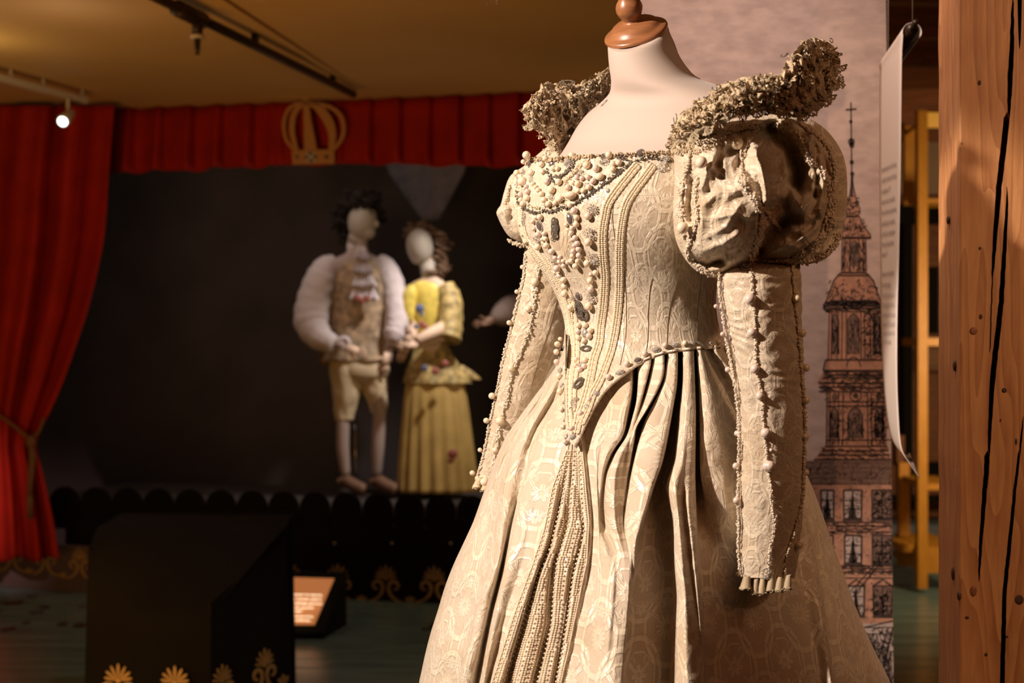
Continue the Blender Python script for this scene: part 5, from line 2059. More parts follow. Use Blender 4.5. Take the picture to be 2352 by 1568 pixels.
for X, Y, rx, ry, c in ((335, 425, 30, 30, 0), (495, 325, 34, 27, 1), (670, 280, 30, 20, 1), (830, 268, 30, 20, 1), (985, 270, 26, 20, 1)):
    add_gem(1380 + X * .2552, 720 + Y * .2552, rx * .2552, ry * .2552, TB, bodice, bool(c))
# neckline stones
for x, y, r in ((1425, 357, 8), (1472, 351, 9), (1386, 358, 6)):
    add_gem(x, y + 2, r, r, TB, bodice)
# brooches
k_ = 0
for x, y, rx, ry, me in ((1311, 379, 13, 11, 0), (1331, 401, 12, 11, 0), (1389, 372, 12, 10, 0), (1205, 395, 7, 10, 0), (1222, 413, 8, 9, 0), (1268, 452, 8, 8, 0), (1362, 482, 13, 14, 0),
                         (1205, 502, 8, 17, 0), (1357, 537, 16, 14, 0), (1364, 594, 15, 15, 0), (1235, 550, 10, 11, 0), (1274, 599, 7, 10, 0), (1317, 684, 7, 9, 0), (1360, 683, 14, 13, 0),
                         (1520, 385, 14, 10, 0), (1527, 367, 10, 12, 0), (1321, 924, 11, 13, 0), (1316, 938, 7, 9, 0), (1277, 521, 11, 14, 1), (1276, 535, 10, 12, 1), (1276, 508, 9, 9, 1),
                         (1333, 711, 13, 22, 1), (1345, 722, 12, 14, 1), (1331, 882, 12, 16, 1), (1348, 801, 19, 7, 1), (1271, 548, 5, 4, 1)):
    add_brooch(x, y, rx, ry, TB, bodice, ME_DK if me else ME_FIL[k_ % 3], R.uniform(0, 3) if not me else 0)
    k_ += 1


def beadcord(pts, trees, parent, name, mat, width=3.0, r=2.2, per=3.0, lift=0.0):
    """loose cord of small beads or metal links scattered tightly along a line"""
    q = resample(smooth_path([(x, y, 0) for x, y in pts], 8), 3.0)
    mb = MB()
    for a in q:
        for _ in range(int(per) + (1 if R.random() < per % 1 else 0)):
            p, n = on(a.x + R.gauss(0, width * .5), a.y + R.gauss(0, width * .5), trees)
            k = p.y / F
            rr = r * k * R.uniform(.7, 1.25)
            mb.ball(p + n * (rr * R.uniform(.4, 1.6) + lift), rr, None, 0, (1, 1, R.uniform(.8, 1.4)))
    return part(mb, name, mat, parent, kind='stuff')


ch = [(80, 780), (85, 900), (90, 1050), (145, 1200), (250, 1270), (420, 1330), (560, 1290), (700, 1300), (900, 1225), (1000, 1235), (1100, 1180), (1250, 1060), (1400, 980), (1550, 870), (1750, 720), (1850, 640), (1960, 560), (2120, 440)]
beadcord([(1180 + a * SA_, 320 + b * SA_) for a, b in ch], TB, bodice, 'silver_chain', M['silver_dark'], 4.5, 2.0, 4)
ch = [(610, 560), (650, 640), (710, 740), (780, 790)]
beadcord([(1180 + a * SA_, 320 + b * SA_) for a, b in ch], TB, bodice, 'silver_chain', M['silver_dark'], 4, 2.0, 4)
ch = [(1090, 400), (1040, 510), (930, 620), (820, 690), (750, 640)]
beadcord([(1180 + a * SA_, 320 + b * SA_) for a, b in ch], TB, bodice, 'silver_chain', M['silver_dark'], 4.5, 2.2, 4)
beadcord([(1212, 366), (1260, 368), (1300, 366), (1340, 359), (1400, 357), (1440, 355), (1490, 352), (1545, 349)], TB, bodice, 'neckline_braid', M['lace'], 5, 2.6, 5)
beadcord([(1385, 361), (1420, 356), (1450, 372), (1500, 362), (1545, 372)], TB, bodice, 'neckline_cord', M['cord_dark'], 6, 1.4, 4)
beadcord([(1296, 425), (1330, 385), (1355, 368)], TB, bodice, 'lace_edging', M['lace_pale'], 5, 2.0, 4)
beadcord([(1210, 470), (1240, 480), (1260, 470), (1300, 462)], TB, bodice, 'lace_edging', M['lace_pale'], 6, 1.6, 3)
# waist cord and raw edge
q = path_on([(1320, 1026), (1333, 1006), (1348, 976), (1367, 937), (1387, 905), (1405, 884), (1430, 864), (1460, 841), (1490, 825), (1520, 814), (1560, 807), (1610, 802), (1655, 799)], TB, 5, 0.001)
part(MB().tube([a for a, b in q], 0.0012, 6), 'waist_cord', M['thread'], bodice)
# ---- beaded fan on the skirt front
fanL = [(1030, 1303), (1120, 1269), (1217, 1250), (1301, 1222), (1398, 1186), (1568, 1131), (1700, 1090)]
fanR = [(1030, 1338), (1047, 1341), (1199, 1354), (1290, 1349), (1398, 1327), (1471, 1312), (1568, 1290), (1700, 1262)]
fcr = [[(1033, 1308), (1145, 1287), (1254, 1262), (1326, 1233), (1435, 1204), (1568, 1165), (1700, 1130)],
       [(1033, 1315), (1145, 1306), (1203, 1303), (1290, 1276), (1362, 1268), (1435, 1263), (1568, 1230), (1700, 1200)],
       [(1033, 1328), (1145, 1330), (1217, 1338), (1326, 1312), (1435, 1297), (1568, 1273), (1700, 1245)]]
bands = [fanL] + fcr + [fanR]
for bi in range(4):
    mb = MB()
    y = 1036.0
    row = 0
    while y < 1640:
        a, b = lin(bands[bi], y), lin(bands[bi + 1], y)
        a += 2.2
        b -= 2.2
        n = max(2, int((b - a) / 5.6))
        for k in range(n):
            x = a + (b - a) * (k + .5) / n
            p, nn_ = on(x + R.uniform(-.3, .3), y + R.uniform(-.3, .3), [skirt_bvh])
            kk = p.y / F
            if k % 2 == row % 2 or k % 3:
                mb.ball(p + nn_ * 1.5 * kk, 3.1 * kk, None, 0, (1, 1, 1))
        y += 5.4
        row += 1
    for bd, off in ((bands[bi], 1.5), (bands[bi + 1], -1.5)):
        pts = []
        yy = 1034
        while yy < 1640:
            p, n_ = on(lin(bd, yy) + off, yy, [skirt_bvh])
            pts.append(p + n_ * (0.0012 + .0005 * math.sin(yy)))
            yy += 3
        mb.tube(pts, 0.0011, 5)
    part(mb, 'beaded_strip', M['bead'], skirt, kind='stuff')

# ------------------------------------------------------------------ sleeves
def edge_tube(L, Rr, Dt, kd, n, m, amp=0.0, freq=(2, 9), seed=0.0, crease=None, uvs=1.0):
    """tube between two outline curves (px); Dt(t) distance, kd depth/width ratio"""
    Lp, Rp = smooth_path([(a, b, 0) for a, b in L], 12), smooth_path([(a, b, 0) for a, b in Rr], 12)

    def at(pl, t):
        f = t * (len(pl) - 1)
        i = min(int(f), len(pl) - 2)
        return pl[i].lerp(pl[i + 1], f - i)
    rows = []
    uvr = []
    for i in range(m + 1):
        t = i / m
        a, b = at(Lp, t), at(Rp, t)
        c, h = (a + b) / 2, (b - a) / 2
        row = []
        for j in range(n):
            th = 2 * pi * j / n
            dsp = amp * (noise.noise(Vector((math.cos(th) * freq[0] + seed, math.sin(th) * freq[0], t * freq[1]))) + .5 * noise.noise(Vector((math.cos(th) * freq[0] * 2.5 + seed, math.sin(th) * freq[0] * 2, t * freq[1] * 2.6))))
            if crease:
                dsp += crease(th, t)
            k = 1 + dsp
            q = c + h * math.cos(th) * k
            row.append(P(q.x, q.y, Dt(t) - h.length * kd * math.sin(th) * k * DC / F))
            uvr.append((th / (2 * pi) * h.length * 2 * pi * u * uvs, P(0, c.y, DC).z))
        rows.append(row)
    return rows, uvr


# near arm (her left)
near = thing('x', 'x', 'x', (0, 0, 0))
bpy.data.objects.remove(near)
nl = [(1655, 600), (1656, 640), (1662, 700), (1673, 760), (1688, 850), (1697, 950), (1699, 1050), (1698, 1150), (1701, 1250), (1704, 1326)]
nr = [(1838, 590), (1839, 640), (1841, 700), (1845, 800), (1850, 900), (1849, 1000), (1847, 1080), (1846, 1150), (1838, 1240), (1826, 1328)]
Dn = lambda t: 1.855 - 0.02 * t + 0.085 * max(0, 1 - t * 9) ** 2


def crz(th, t):
    # fine horizontal gathers at the elbow, sharp front crease
    g = 0.016 * math.sin(t * 190 + 5 * math.sin(th * 2) + 9 * noise.noise(Vector((th * .8, t * 9, 2)))) * math.exp(-((t - .37) / .13) ** 2)
    f = 0.05 * math.exp(-((math.atan2(math.sin(th - pi * .5), math.cos(th - pi * .5))) / .22) ** 2)
    return g + f


rows, uvr = edge_tube(nl, nr, Dn, 0.85, 96, 220, 0.05, (1.6, 14), 2.0, crz)
mb = MB().grid(rows, True)
sleeve = part(mb, 'sleeve', M['brocade_fine'], gown, uv=uvr)
slv = BVHTree.FromPolygons([tuple(v) for v in mb.v], mb.f)
TS = [slv]
for bi, (pts, wd) in enumerate((([(1722, 610), (1727, 640), (1731, 690), (1735, 760), (1739, 850), (1750, 910), (1755, 985), (1762, 1050), (1768, 1100), (1772, 1160), (1778, 1190), (1774, 1230), (1767, 1270), (1762, 1320)], 3.0),
                                ([(1818, 610), (1823, 690), (1832, 770), (1838, 850), (1844, 920), (1846, 1000), (1843, 1080), (1840, 1150), (1822, 1220), (1807, 1270), (1798, 1328)], 2.4),
                                ([(1658, 620), (1655, 660), (1661, 705), (1672, 780), (1686, 850), (1698, 930), (1701, 1000), (1700, 1080), (1698, 1150), (1700, 1200), (1700, 1270), (1706, 1326)], 2.4))):
    beadcord(pts, TS, sleeve, 'bead_braid', M['bead_pale'] if bi != 1 else M['bead'], wd, 2.3, 3.4, 0.0012)
LS = [(395, 330, 42), (405, 580, 34), (428, 835, 34), (460, 1030, 32), (500, 1300, 38), (515, 1535, 38), (690, 95, 28), (700, 330, 30), (735, 580, 32), (765, 835, 30), (768, 1060, 28), (775, 1325, 22), (150, 385, 16), (200, 590, 18), (242, 840, 22), (312, 1300, 18)]
for X, Y, r in LS:
    add_pearl(1600 + X * .3188, 580 + Y * .3188, r * .3188, TS, sleeve, 1 if X < 600 else 0)
for X, Y, r in ((595, 290, 16), (585, 415, 45), (630, 820, 18), (345, 155, 26), (335, 420, 28), (340, 690, 30), (850, 180, 24), (850, 465, 30), (795, 1045, 32), (345, 1280, 20), (700, 1340, 16)):
    add_pearl(1600 + X * .2871, 950 + Y * .2871, r * .2871, TS, sleeve, 1 if X < 700 else 0)
add_brooch(1762, 1317, 14, 14, TS, sleeve, ME_FIL[1])
add_gem(1716, 617, 12, 11, TS, sleeve)
# cuff rolls
for x, y, r, l in ((1712, 1340, 11, 18), (1733, 1350, 7, 20), (1748, 1352, 8, 24), (1768, 1346, 8, 20), (1788, 1344, 8, 20), (1808, 1340, 8, 20)):
    a = P(x + 4, y - l, Dn(1) - .035)
    b = P(x, y + 10, Dn(1) - .045)
    mb = MB()
    rows = []
    for k in range(6):
        c = a.lerp(b, k / 5)
        rr = r * u * .9 * (.6 + .45 * k / 5)
        rows.append([c + Vector((math.cos(2 * pi * j / 20) * rr * (1 + .12 * math.sin(j * 3)), math.sin(2 * pi * j / 20) * rr, 0)) for j in range(20)])
    mb.grid(rows, True)
    rr = r * u
    for j in range(26):
        an = 2 * pi * j / 26
        mb.ball(b + Vector((math.cos(an) * rr, math.sin(an) * rr * .9, R.uniform(-.003, .001))), .0012, None, 0)
    part(mb, 'cuff_frill', M['lining'], sleeve)
# far arm (her right)
fl = [(1218, 540), (1204, 585), (1199, 640), (1185, 700), (1170, 760), (1152, 830), (1138, 900), (1124, 965), (1112, 1025), (1100, 1075), (1090, 1102)]
fr_ = [(1340, 560), (1330, 600), (1322, 660), (1308, 740), (1285, 810), (1258, 870), (1232, 930), (1208, 990), (1190, 1050), (1178, 1100), (1168, 1125)]
Df = lambda t: 2.215 + .02 * t
rows, uvr = edge_tube(fl, fr_, Df, 0.8, 72, 150, 0.035, (1.6, 12), 7.0, lambda th, t: 0.01 * math.sin(t * 120 + 2 * math.sin(th * 3)))
mb = MB().grid(rows, True)
sleeve2 = part(mb, 'sleeve', M['brocade_fine'], gown, uv=uvr)
slv2 = BVHTree.FromPolygons([tuple(v) for v in mb.v], mb.f)
TF = [slv2]
b5 = lambda X, Y: (1060 + X * .3827, 560 + Y * .3827)
beadcord([b5(*p) for p in ((470, 130), (450, 250), (428, 400), (405, 520), (385, 580), (345, 680), (303, 780), (270, 940), (232, 1080), (208, 1240), (190, 1330), (170, 1420))], TF, sleeve2, 'bead_braid', M['bead_pale'], 4.5, 2.3, 4, .0008)
beadcord([(x + 4, y) for x, y in fl[1:]], TF, sleeve2, 'bead_braid', M['bead_pale'], 2.2, 2.0, 2.5, .0004)
for X, Y, r in ((374, 140, 14), (340, 290, 14), (296, 475, 16), (448, 232, 26), (408, 392, 22), (304, 748, 22), (195, 915, 20), (160, 1062, 18), (237, 1062, 26), (120, 1238, 14), (205, 1238, 18), (75, 1380, 16), (103, 1410, 16), (145, 1425, 28)):
    add_pearl(*b5(X, Y), r * .3827, TF, sleeve2, 0)
q = path_on([b5(*p) for p in ((575, 330), (540, 470), (500, 590), (455, 730), (420, 860))], TF, 5, .0003)
part(MB().tube([a for a, b in q], .0005, 5), 'seam', M['thread'], sleeve2)
for x, y, r, l in ((1096, 1112, 9, 16), (1112, 1118, 8, 16), (1128, 1122, 8, 16), (1142, 1126, 7, 16)):
    a, b = P(x + 6, y - l, Df(1) - .02), P(x - 2, y + 6, Df(1) - .03)
    mb = MB()
    rows = []
    for k in range(5):
        c = a.lerp(b, k / 4)
        rr = r * u * (.7 + .4 * k / 4)
        rows.append([c + Vector((math.cos(2 * pi * j / 16) * rr * (1 + .15 * math.sin(j * 2)), math.sin(2 * pi * j / 16) * rr, 0)) for j in range(16)])
    mb.grid(rows, True)
    for j in range(20):
        an = 2 * pi * j / 20
        mb.ball(b + Vector((math.cos(an) * r * u, math.sin(an) * r * u * .9, R.uniform(-.003, .001))), .0012, None, 0)
    part(mb, 'cuff_frill', M['lace_pale'], sleeve2)


# ---- puffs
def seg_d(x, y, pl):
    best = 1e9
    for (x0, y0), (x1, y1) in zip(pl, pl[1:]):
        dx, dy = x1 - x0, y1 - y0
        t = max(0, min(1, ((x - x0) * dx + (y - y0) * dy) / (dx * dx + dy * dy + 1e-9)))
        d = math.hypot(x - x0 - t * dx, y - y0 - t * dy)
        best = min(best, d)
    return best


def make_puff(out, cxy, D, depth, feats, seed, N=220, Mr=84):
    cx, cy = cxy
    ang = []
    pl = smooth_path([(x, y, 0) for x, y in out + [out[0]]], 8)
    for p in pl:
        ang.append((math.atan2(p.y - cy, p.x - cx), math.hypot(p.x - cx, p.y - cy)))
    ang.sort()
    ang = [(ang[-1][0] - 2 * pi, ang[-1][1])] + ang + [(ang[0][0] + 2 * pi, ang[0][1])]

    def rad(a):
        a = math.atan2(math.sin(a), math.cos(a))
        return lin(ang, a)
    rows = []
    uvr = []
    for i in range(-Mr, Mr + 1):
        # from centre front (i=-Mr) across the rim (0) to centre back
        s = math.sin(pi / 2 * (1 - abs(i) / Mr)) if i != 0 else 1.0
        row = []
        for j in range(N):
            a = 2 * pi * j / N
            rr = rad(a)
            rho = s
            x, y = cx + math.cos(a) * rr * rho, cy + math.sin(a) * rr * rho
            dd = depth * math.sqrt(max(0, 1 - rho * rho))
            if i < 0:
                rim = min(1, (1 - rho) * 6)
                f = 0
                for kind, pts, amp, w in feats:
                    d = seg_d(x, y, pts)
                    f += amp * math.exp(-(d / w) ** (1.35 if kind[0] == 'r' else 2))
                f_feat, f = f, 0
                f += 4.0 * noise.noise(Vector((x * .028, y * .02, seed))) + 2.0 * noise.noise(Vector((x * .06, y * .05, seed + 4)))
                # crumpled ridges
                f += 8 * (1 - abs(noise.noise(Vector((x * .022, y * .016, seed + 9))) * 2.2)) - 5
                f += 4.5 * (1 - abs(noise.noise(Vector((x * .045, y * .03, seed + 19))) * 3.0)) - 2
                calm = .4 if 1600 < x < 1740 and y > 410 else 1
                f = f_feat + f * calm
                p = P(x, y, D - dd - f * rim * DC / F)
            else:
                p = P(x, y, D + dd)
            row.append(p)
            uvr.append((x * u, -y * u))
        rows.append(row)
    mb = MB().grid(rows, True)
    return mb, uvr


po = [(1546, 335), (1575, 305), (1640, 284), (1720, 268), (1800, 258), (1862, 274), (1907, 308), (1938, 360), (1946, 420), (1943, 490), (1928, 550), (1902, 590), (1860, 606), (1800, 604), (1750, 606), (1690, 622), (1640, 634), (1600, 622), (1572, 592), (1552, 550), (1546, 500), (1548, 440), (1549, 385)]
feats = [
    ('valley', [(1775, 300), (1815, 340), (1840, 390), (1835, 425)], -120, 27),
    ('valley', [(1785, 340), (1800, 420)], -30, 22),
    ('valley', [(1678, 350), (1700, 342), (1702, 375)], -46, 15),
    ('valley', [(1742, 592), (1765, 545), (1800, 515), (1822, 500)], -80, 17),
    ('valley', [(1760, 500), (1790, 470), (1815, 470)], -45, 18),
    ('valley', [(1865, 590), (1890, 560), (1912, 530)], -36, 12),
    ('valley', [(1590, 420), (1585, 470), (1588, 505)], -26, 9),
    ('valley', [(1590, 600), (1625, 610), (1655, 600)], -50, 12),
    ('ridge', [(1664, 300), (1650, 345), (1625, 390), (1612, 430)], 17, 11),
    ('ridge', [(1612, 430), (1612, 500), (1608, 560)], 12, 13),
    ('ridge', [(1612, 578), (1660, 560), (1690, 540)], 14, 13),
    ('ridge', [(1668, 595), (1688, 602), (1702, 580)], 16, 12),
    ('ridge', [(1735, 345), (1748, 385), (1758, 430), (1760, 460)], 34, 9),
    ('ridge', [(1640, 455), (1680, 450), (1715, 425)], 8, 12),
    ('ridge', [(1705, 420), (1735, 460), (1748, 510), (1735, 560), (1727, 600)], 14, 13),
    ('ridge', [(1792, 300), (1800, 360), (1805, 400)], 30, 14),
    ('ridge', [(1820, 438), (1840, 480), (1850, 440), (1860, 390), (1858, 330)], 34, 12),
    ('ridge', [(1822, 440), (1826, 500)], 22, 9),
    ('ridge', [(1760, 585), (1820, 560), (1870, 520), (1900, 460)], 26, 12),
    ('ridge', [(1890, 320), (1922, 380), (1926, 450), (1915, 520)], 20, 9),
    ('ridge', [(1862, 300), (1885, 350), (1892, 420), (1880, 480)], 18, 7),
    ('valley', [(1872, 330), (1878, 400), (1872, 450)], -26, 6),
    ('valley', [(1820, 548), (1850, 530), (1878, 505)], -30, 8),
    ('ridge', [(1805, 585), (1850, 560), (1885, 545)], 16, 7),
    ('valley', [(1905, 560), (1930, 510), (1934, 440), (1925, 370)], -24, 6),
    ('valley', [(1650, 380), (1655, 330)], -24, 8),
    ('ridge', [(1655, 500), (1690, 480)], 8, 40),
    ('ridge', [(1650, 500), (1690, 490), (1720, 500)], 9, 7),
    ('ridge', [(1868, 350), (1872, 430)], 16, 18),
    ('ridge', [(1625, 545), (1668, 520), (1700, 470)], 9, 9),
    ('ridge', [(1618, 470), (1650, 440), (1690, 440)], 9, 8),
    ('valley', [(1880, 340), (1902, 400), (1905, 460), (1885, 530)], -22, 7),
    ('ridge', [(1565, 370), (1556, 430), (1558, 510)], 14, 9),
]
DP = 1.875
mb, uvr = make_puff(po, (1748, 445), DP, 0.115, feats, 1.0)
puff = part(mb, 'puff_sleeve', M['brocade_fine'], gown, uv=uvr)
pf = BVHTree.FromPolygons([tuple(v) for v in mb.v], mb.f)
TP = [pf]
for pts, wd, per in ((((1588, 350), (1575, 400), (1567, 450), (1566, 500), (1572, 545)), 4.5, 5),
                     (((1604, 410), (1598, 450), (1603, 500), (1592, 540), (1580, 580), (1600, 606), (1640, 628), (1700, 620)), 4.5, 5),
                     (((1738, 296), (1718, 330), (1704, 372), (1702, 402), (1722, 440), (1744, 480), (1748, 520), (1736, 560), (1724, 598)), 6.5, 8),
                     (((1600, 345), (1650, 318), (1690, 300), (1750, 290)), 8, 8),
                     (((1780, 285), (1825, 300), (1850, 340), (1864, 370), (1890, 400), (1908, 440), (1905, 500), (1888, 540), (1850, 575), (1800, 600)), 6.5, 8),
                     (((1830, 282), (1872, 310), (1906, 350), (1916, 400), (1912, 440)), 4, 5),
                     (((1850, 600), (1890, 586), (1915, 560), (1926, 535)), 4, 5),
                     (((1700, 612), (1750, 600), (1800, 596), (1850, 595)), 5, 5),
                     (((1790, 522), (1770, 500), (1750, 470)), 4, 4)):
    beadcord(pts, TP, puff, 'glass_bead_braid', M['glassbead'], wd, 2.7, per, .0012)
    beadcord(pts, TP, puff, 'glass_bead_braid', M['bead_pale'], wd * .7, 2.3, 2, .001)
for x, y, r in ((1693, 329, 14.5), (1611, 373, 14), (1568, 523, 14)):
    p, n = on(x, y, TP)
    p = P(x, y, min(p.y, on(x - 20, y, TP)[0].y, on(x + 20, y, TP)[0].y) - .006)
    link(ME_P[0], 'pearl', puff, M=orient(p, Vector((0, -1, 0)), r * p.y / F), label='large cream pearl')
po2 = [(1292, 322), (1262, 334), (1238, 352), (1205, 380), (1172, 404), (1158, 440), (1150, 470), (1140, 486), (1146, 505), (1158, 528), (1172, 545), (1196, 556), (1240, 570), (1300, 560), (1330, 470), (1330, 360)]
feats = [('v', [(1178, 500), (1170, 440), (1195, 400)], -14, 8), ('r', [(1150, 480), (1165, 520), (1190, 545)], 12, 7), ('r', [(1175, 425), (1205, 390), (1240, 360)], 10, 8), ('v', [(1215, 380), (1250, 356)], -12, 7)]
mb, uvr = make_puff(po2, (1245, 450), 2.21, 0.05, feats, 5.0, 110, 40)
puff2 = part(mb, 'puff_sleeve', M['brocade_fine'], gown, uv=uvr)
pf2 = BVHTree.FromPolygons([tuple(v) for v in mb.v], mb.f)
beadcord([(1170, 552), (1190, 560), (1205, 562)], [pf2], puff2, 'glass_bead_braid', M['glassbead'], 5, 2.2, 8)
beadcord([(1172, 425), (1166, 450), (1160, 470)], [pf2], puff2, 'glass_bead_braid', M['glassbead'], 2, 2, 3)
beadcord([(1285, 330), (1262, 350), (1250, 368)], [pf2], puff2, 'glass_bead_braid', M['bead_pale'], 8, 2, 5)


# ---- lace collar wings
def scallop_mb(seed):
    r_ = random.Random(seed)
    mb = MB()
    n = 22
    rings = []
    for k, rr in enumerate((0.0, .3, .55, .8, 1.0)):
        row = []
        for j in range(n + 1):
            a = -pi * .62 + 2 * pi * .62 * j / n
            r1 = rr * (1 + (.13 * (j % 2) if k == 4 else 0))
            row.append(Vector((math.sin(a) * r1, -math.cos(a) * r1 * 1.05, .22 * math.sin(j * .9 + seed) * rr + .2 * rr * rr)))
        rings.append(row)
    i0 = len(mb.v)
    for r0 in rings:
        mb.v.extend(r0)
    for k in range(4):
        for j in range(n):
            if k == 2 and j % 3 == 1:
                continue           # eyelets
            if k == 1 and j % 5 == 2:
                continue
            a = i0 + k * (n + 1) + j
            mb.f.append((a, a + 1, a + n + 2, a + n + 1))
    return mb


ME_SC = [scallop_mb(s).mesh('lace_scallop', M['lace_pale']) for s in range(4)]


def make_collar(top, bot, Dt, thick, seed, name_extra=None, m=110, n=44):
    tp, bt = smooth_path([(x, y, 0) for x, y in top], 10), smooth_path([(x, y, 0) for x, y in bot], 10)

    def at(pl, t):
        f = t * (len(pl) - 1)
        i = min(int(f), len(pl) - 2)
        return pl[i].lerp(pl[i + 1], f - i)
    rows = []
    for i in range(m + 1):
        t = i / m
        a, b = at(tp, t), at(bt, t)
        c, h = (a + b) / 2, (b - a) / 2
        e = min(1, t * 12, (1 - t) * 12) ** .5
        row = []
        for j in range(n):
            th = 2 * pi * j / n
            q = c + h * math.cos(th)
            s = Vector((q.x * .045, q.y * .045, math.sin(th) * 1.2 + seed))
            cr_ = (1 - abs(noise.noise(s)) * 3.0) * .8 + (1 - abs(noise.noise(s * 2.3)) * 3.0) * .3 + .15 * noise.noise(s * 6)
            k = 1 + .34 * cr_
            q = c + h * math.cos(th) * (1 + .10 * cr_)
            row.append(P(q.x, q.y, Dt(t) - (thick * math.sin(th) * k + .010 * cr_ * (1 if math.sin(th) > 0 else 0)) * e))
        rows.append(row)
    mb = MB().grid(rows, True)
    i0 = 0
    mb.f.append(tuple(range(n)))
    mb.f.append(tuple(range(m * n, m * n + n)))
    return mb, tp, bt, at


def dress_collar(col, bvh, tp, bt, at, seed, nsc, edge_sc, scale=1.0):
    r_ = random.Random(seed)
    tr = [bvh]
    for k in range(edge_sc):
        t = (k + .3) / edge_sc
        b = at(bt, t)
        x, y = b.x + r_.uniform(-3, 3), b.y - r_.uniform(2, 14)
        p, n = on(x, y, tr)
        s = r_.uniform(13, 20) * p.y / F * scale
        n = (n * .5 + Vector((r_.uniform(-.5, .3), -1, r_.uniform(-.3, .5)))).normalized()
        link(ME_SC[k % 4], 'lace_scallop', col, M=orient(p + n * .009, n, s, s, s, r_.uniform(-.5, .5)))
    # crumpled lace filling
    mb = MB()
    scs = [scallop_mb(q_) for q_ in range(5)]
    for k in range(nsc // 4):
        t = r_.uniform(.01, .99)
        a, b = at(tp, t), at(bt, t)
        q = a.lerp(b, r_.uniform(.02, .98))
        p, n = on(q.x, q.y, tr)
        n2 = (n + Vector((r_.gauss(0, .55), r_.gauss(0, .3), r_.gauss(0, .55)))).normalized()
        s = r_.uniform(7, 15) * p.y / F * scale
        Mx = orient(p + n * r_.uniform(-.002, .006), n2, s, s * r_.uniform(.6, 1.2), s * 1.4, r_.uniform(0, 6.28))
        sc = scs[k % 5]
        i0 = len(mb.v)
        mb.v += [Mx @ v for v in sc.v]
        mb.f += [tuple(i0 + z for z in f_) for f_ in sc.f]
    part(mb, 'crumpled_lace', M['lace'], col, kind='stuff', smooth=False)
    mb = MB()
    for k in range(nsc // 28):
        t = r_.uniform(.02, .98)
        a, b = at(tp, t), at(bt, t)
        q = a.lerp(b, r_.uniform(.0, 1))
        p, n = on(q.x, q.y, tr)
        Mx = orient(p + n * .004, n, 1, 1, 1, r_.uniform(0, 6.28))
        L = r_.uniform(.006, .016)
        pts = [Mx @ Vector((L * (f - .5) * 2 * .5, L * .35 * math.sin(f * 7 + k), .002 * math.sin(f * 5))) for f in [i / 9 for i in range(10)]]
        mb.tube(pts, r_.uniform(.0006, .0012), 5)
    part(mb, 'lace_cords', M['lace_pale'], col, kind='stuff')
    mb = MB()
    for k in range(nsc // 28):
        t = r_.uniform(.05, .95)
        a, b = at(tp, t), at(bt, t)
        q = a.lerp(b, r_.uniform(-.02, .5))
        p, n = on(q.x, q.y, tr)
        Mx = orient(p + n * .004, n, 1, 1, 1, r_.uniform(-.6, .6))
        L = r_.uniform(.007, .014)
        pts = [Mx @ Vector((math.sin(f * 5) * L * .5 * (1 - f * .3), math.cos(f * 5) * L * .5, .003 + .002 * f)) for f in [i / 11 for i in range(12)]]
        mb.tube(pts, .0006, 5)
    part(mb, 'metal_curls', M['cord_dark'], col, kind='stuff')
    mb = MB()
    for k in range(nsc // 4):
        t = r_.uniform(.02, .98)
        a, b = at(tp, t), at(bt, t)
        q = a.lerp(b, r_.uniform(.02, .98))
        p, n = on(q.x, q.y, tr)
        mb.ball(p + n * .004, r_.uniform(.0007, .0014), None, 0)
    part(mb, 'glass_beads', M['glassbead'], col, kind='stuff')


topR = [(1544, 302), (1556, 275), (1590, 248), (1625, 224), (1655, 198), (1700, 182), (1750, 176), (1795, 172), (1808, 140), (1836, 112), (1862, 92), (1892, 96), (1916, 108)]
botR = [(1552, 338), (1575, 322), (1598, 306), (1630, 292), (1665, 276), (1705, 262), (1745, 256), (1790, 262), (1838, 266), (1872, 250), (1900, 226), (1918, 196), (1924, 150)]
mb, tp, bt, at = make_collar(topR, botR, lambda t: 1.895 - .125 * math.sin(min(1, t * 1.05) * pi), .028, 3.0)
colR = part(mb, 'lace_collar_wing', M['lace'], gown)
bv = BVHTree.FromPolygons([tuple(v) for v in mb.v], mb.f)
dress_collar(colR, bv, tp, bt, at, 21, 950, 26)
for x, y, r in ((1690, 242, 7), (1804, 219, 9), (1883, 132, 6), (1764, 200, 4)):
    add_pearl(x, y, r, [bv], colR, 0)
add_brooch(1806, 232, 14, 10, [bv], colR, ME_DK)
add_brooch(1893, 112, 9, 10, [bv], colR, ME_FIL[0])
topL = [(1404, 152), (1392, 160), (1372, 176), (1352, 188), (1330, 198), (1300, 196), (1272, 196), (1248, 196), (1236, 212), (1216, 230), (1205, 244)]
botL = [(1404, 226), (1392, 240), (1372, 254), (1352, 268), (1336, 286), (1322, 306), (1308, 330), (1296, 352), (1270, 336), (1236, 296), (1212, 292)]
mb, tp, bt, at = make_collar(topL, botL, lambda t: 2.26 - .10 * t, .022, 13.0, m=90)
colL = part(mb, 'lace_collar_wing', M['lace'], gown)
bv2 = BVHTree.FromPolygons([tuple(v) for v in mb.v], mb.f)
dress_collar(colL, bv2, tp, bt, at, 33, 700, 20, .85)
for x, y, r in ((1209, 242, 6), (1324, 242, 6), (1216, 236, 4)):
    add_pearl(x, y, r, [bv2], colL, 0)
add_brooch(1304, 190, 16, 6, [bv2], colL, ME_DK)
# shoulder ruching between collar and puff
beadcord([(1552, 345), (1600, 340), (1650, 320)], [pf, bod_bvh], gown, 'shoulder_ruching', M['lace'], 14, 2.6, 9, .001)
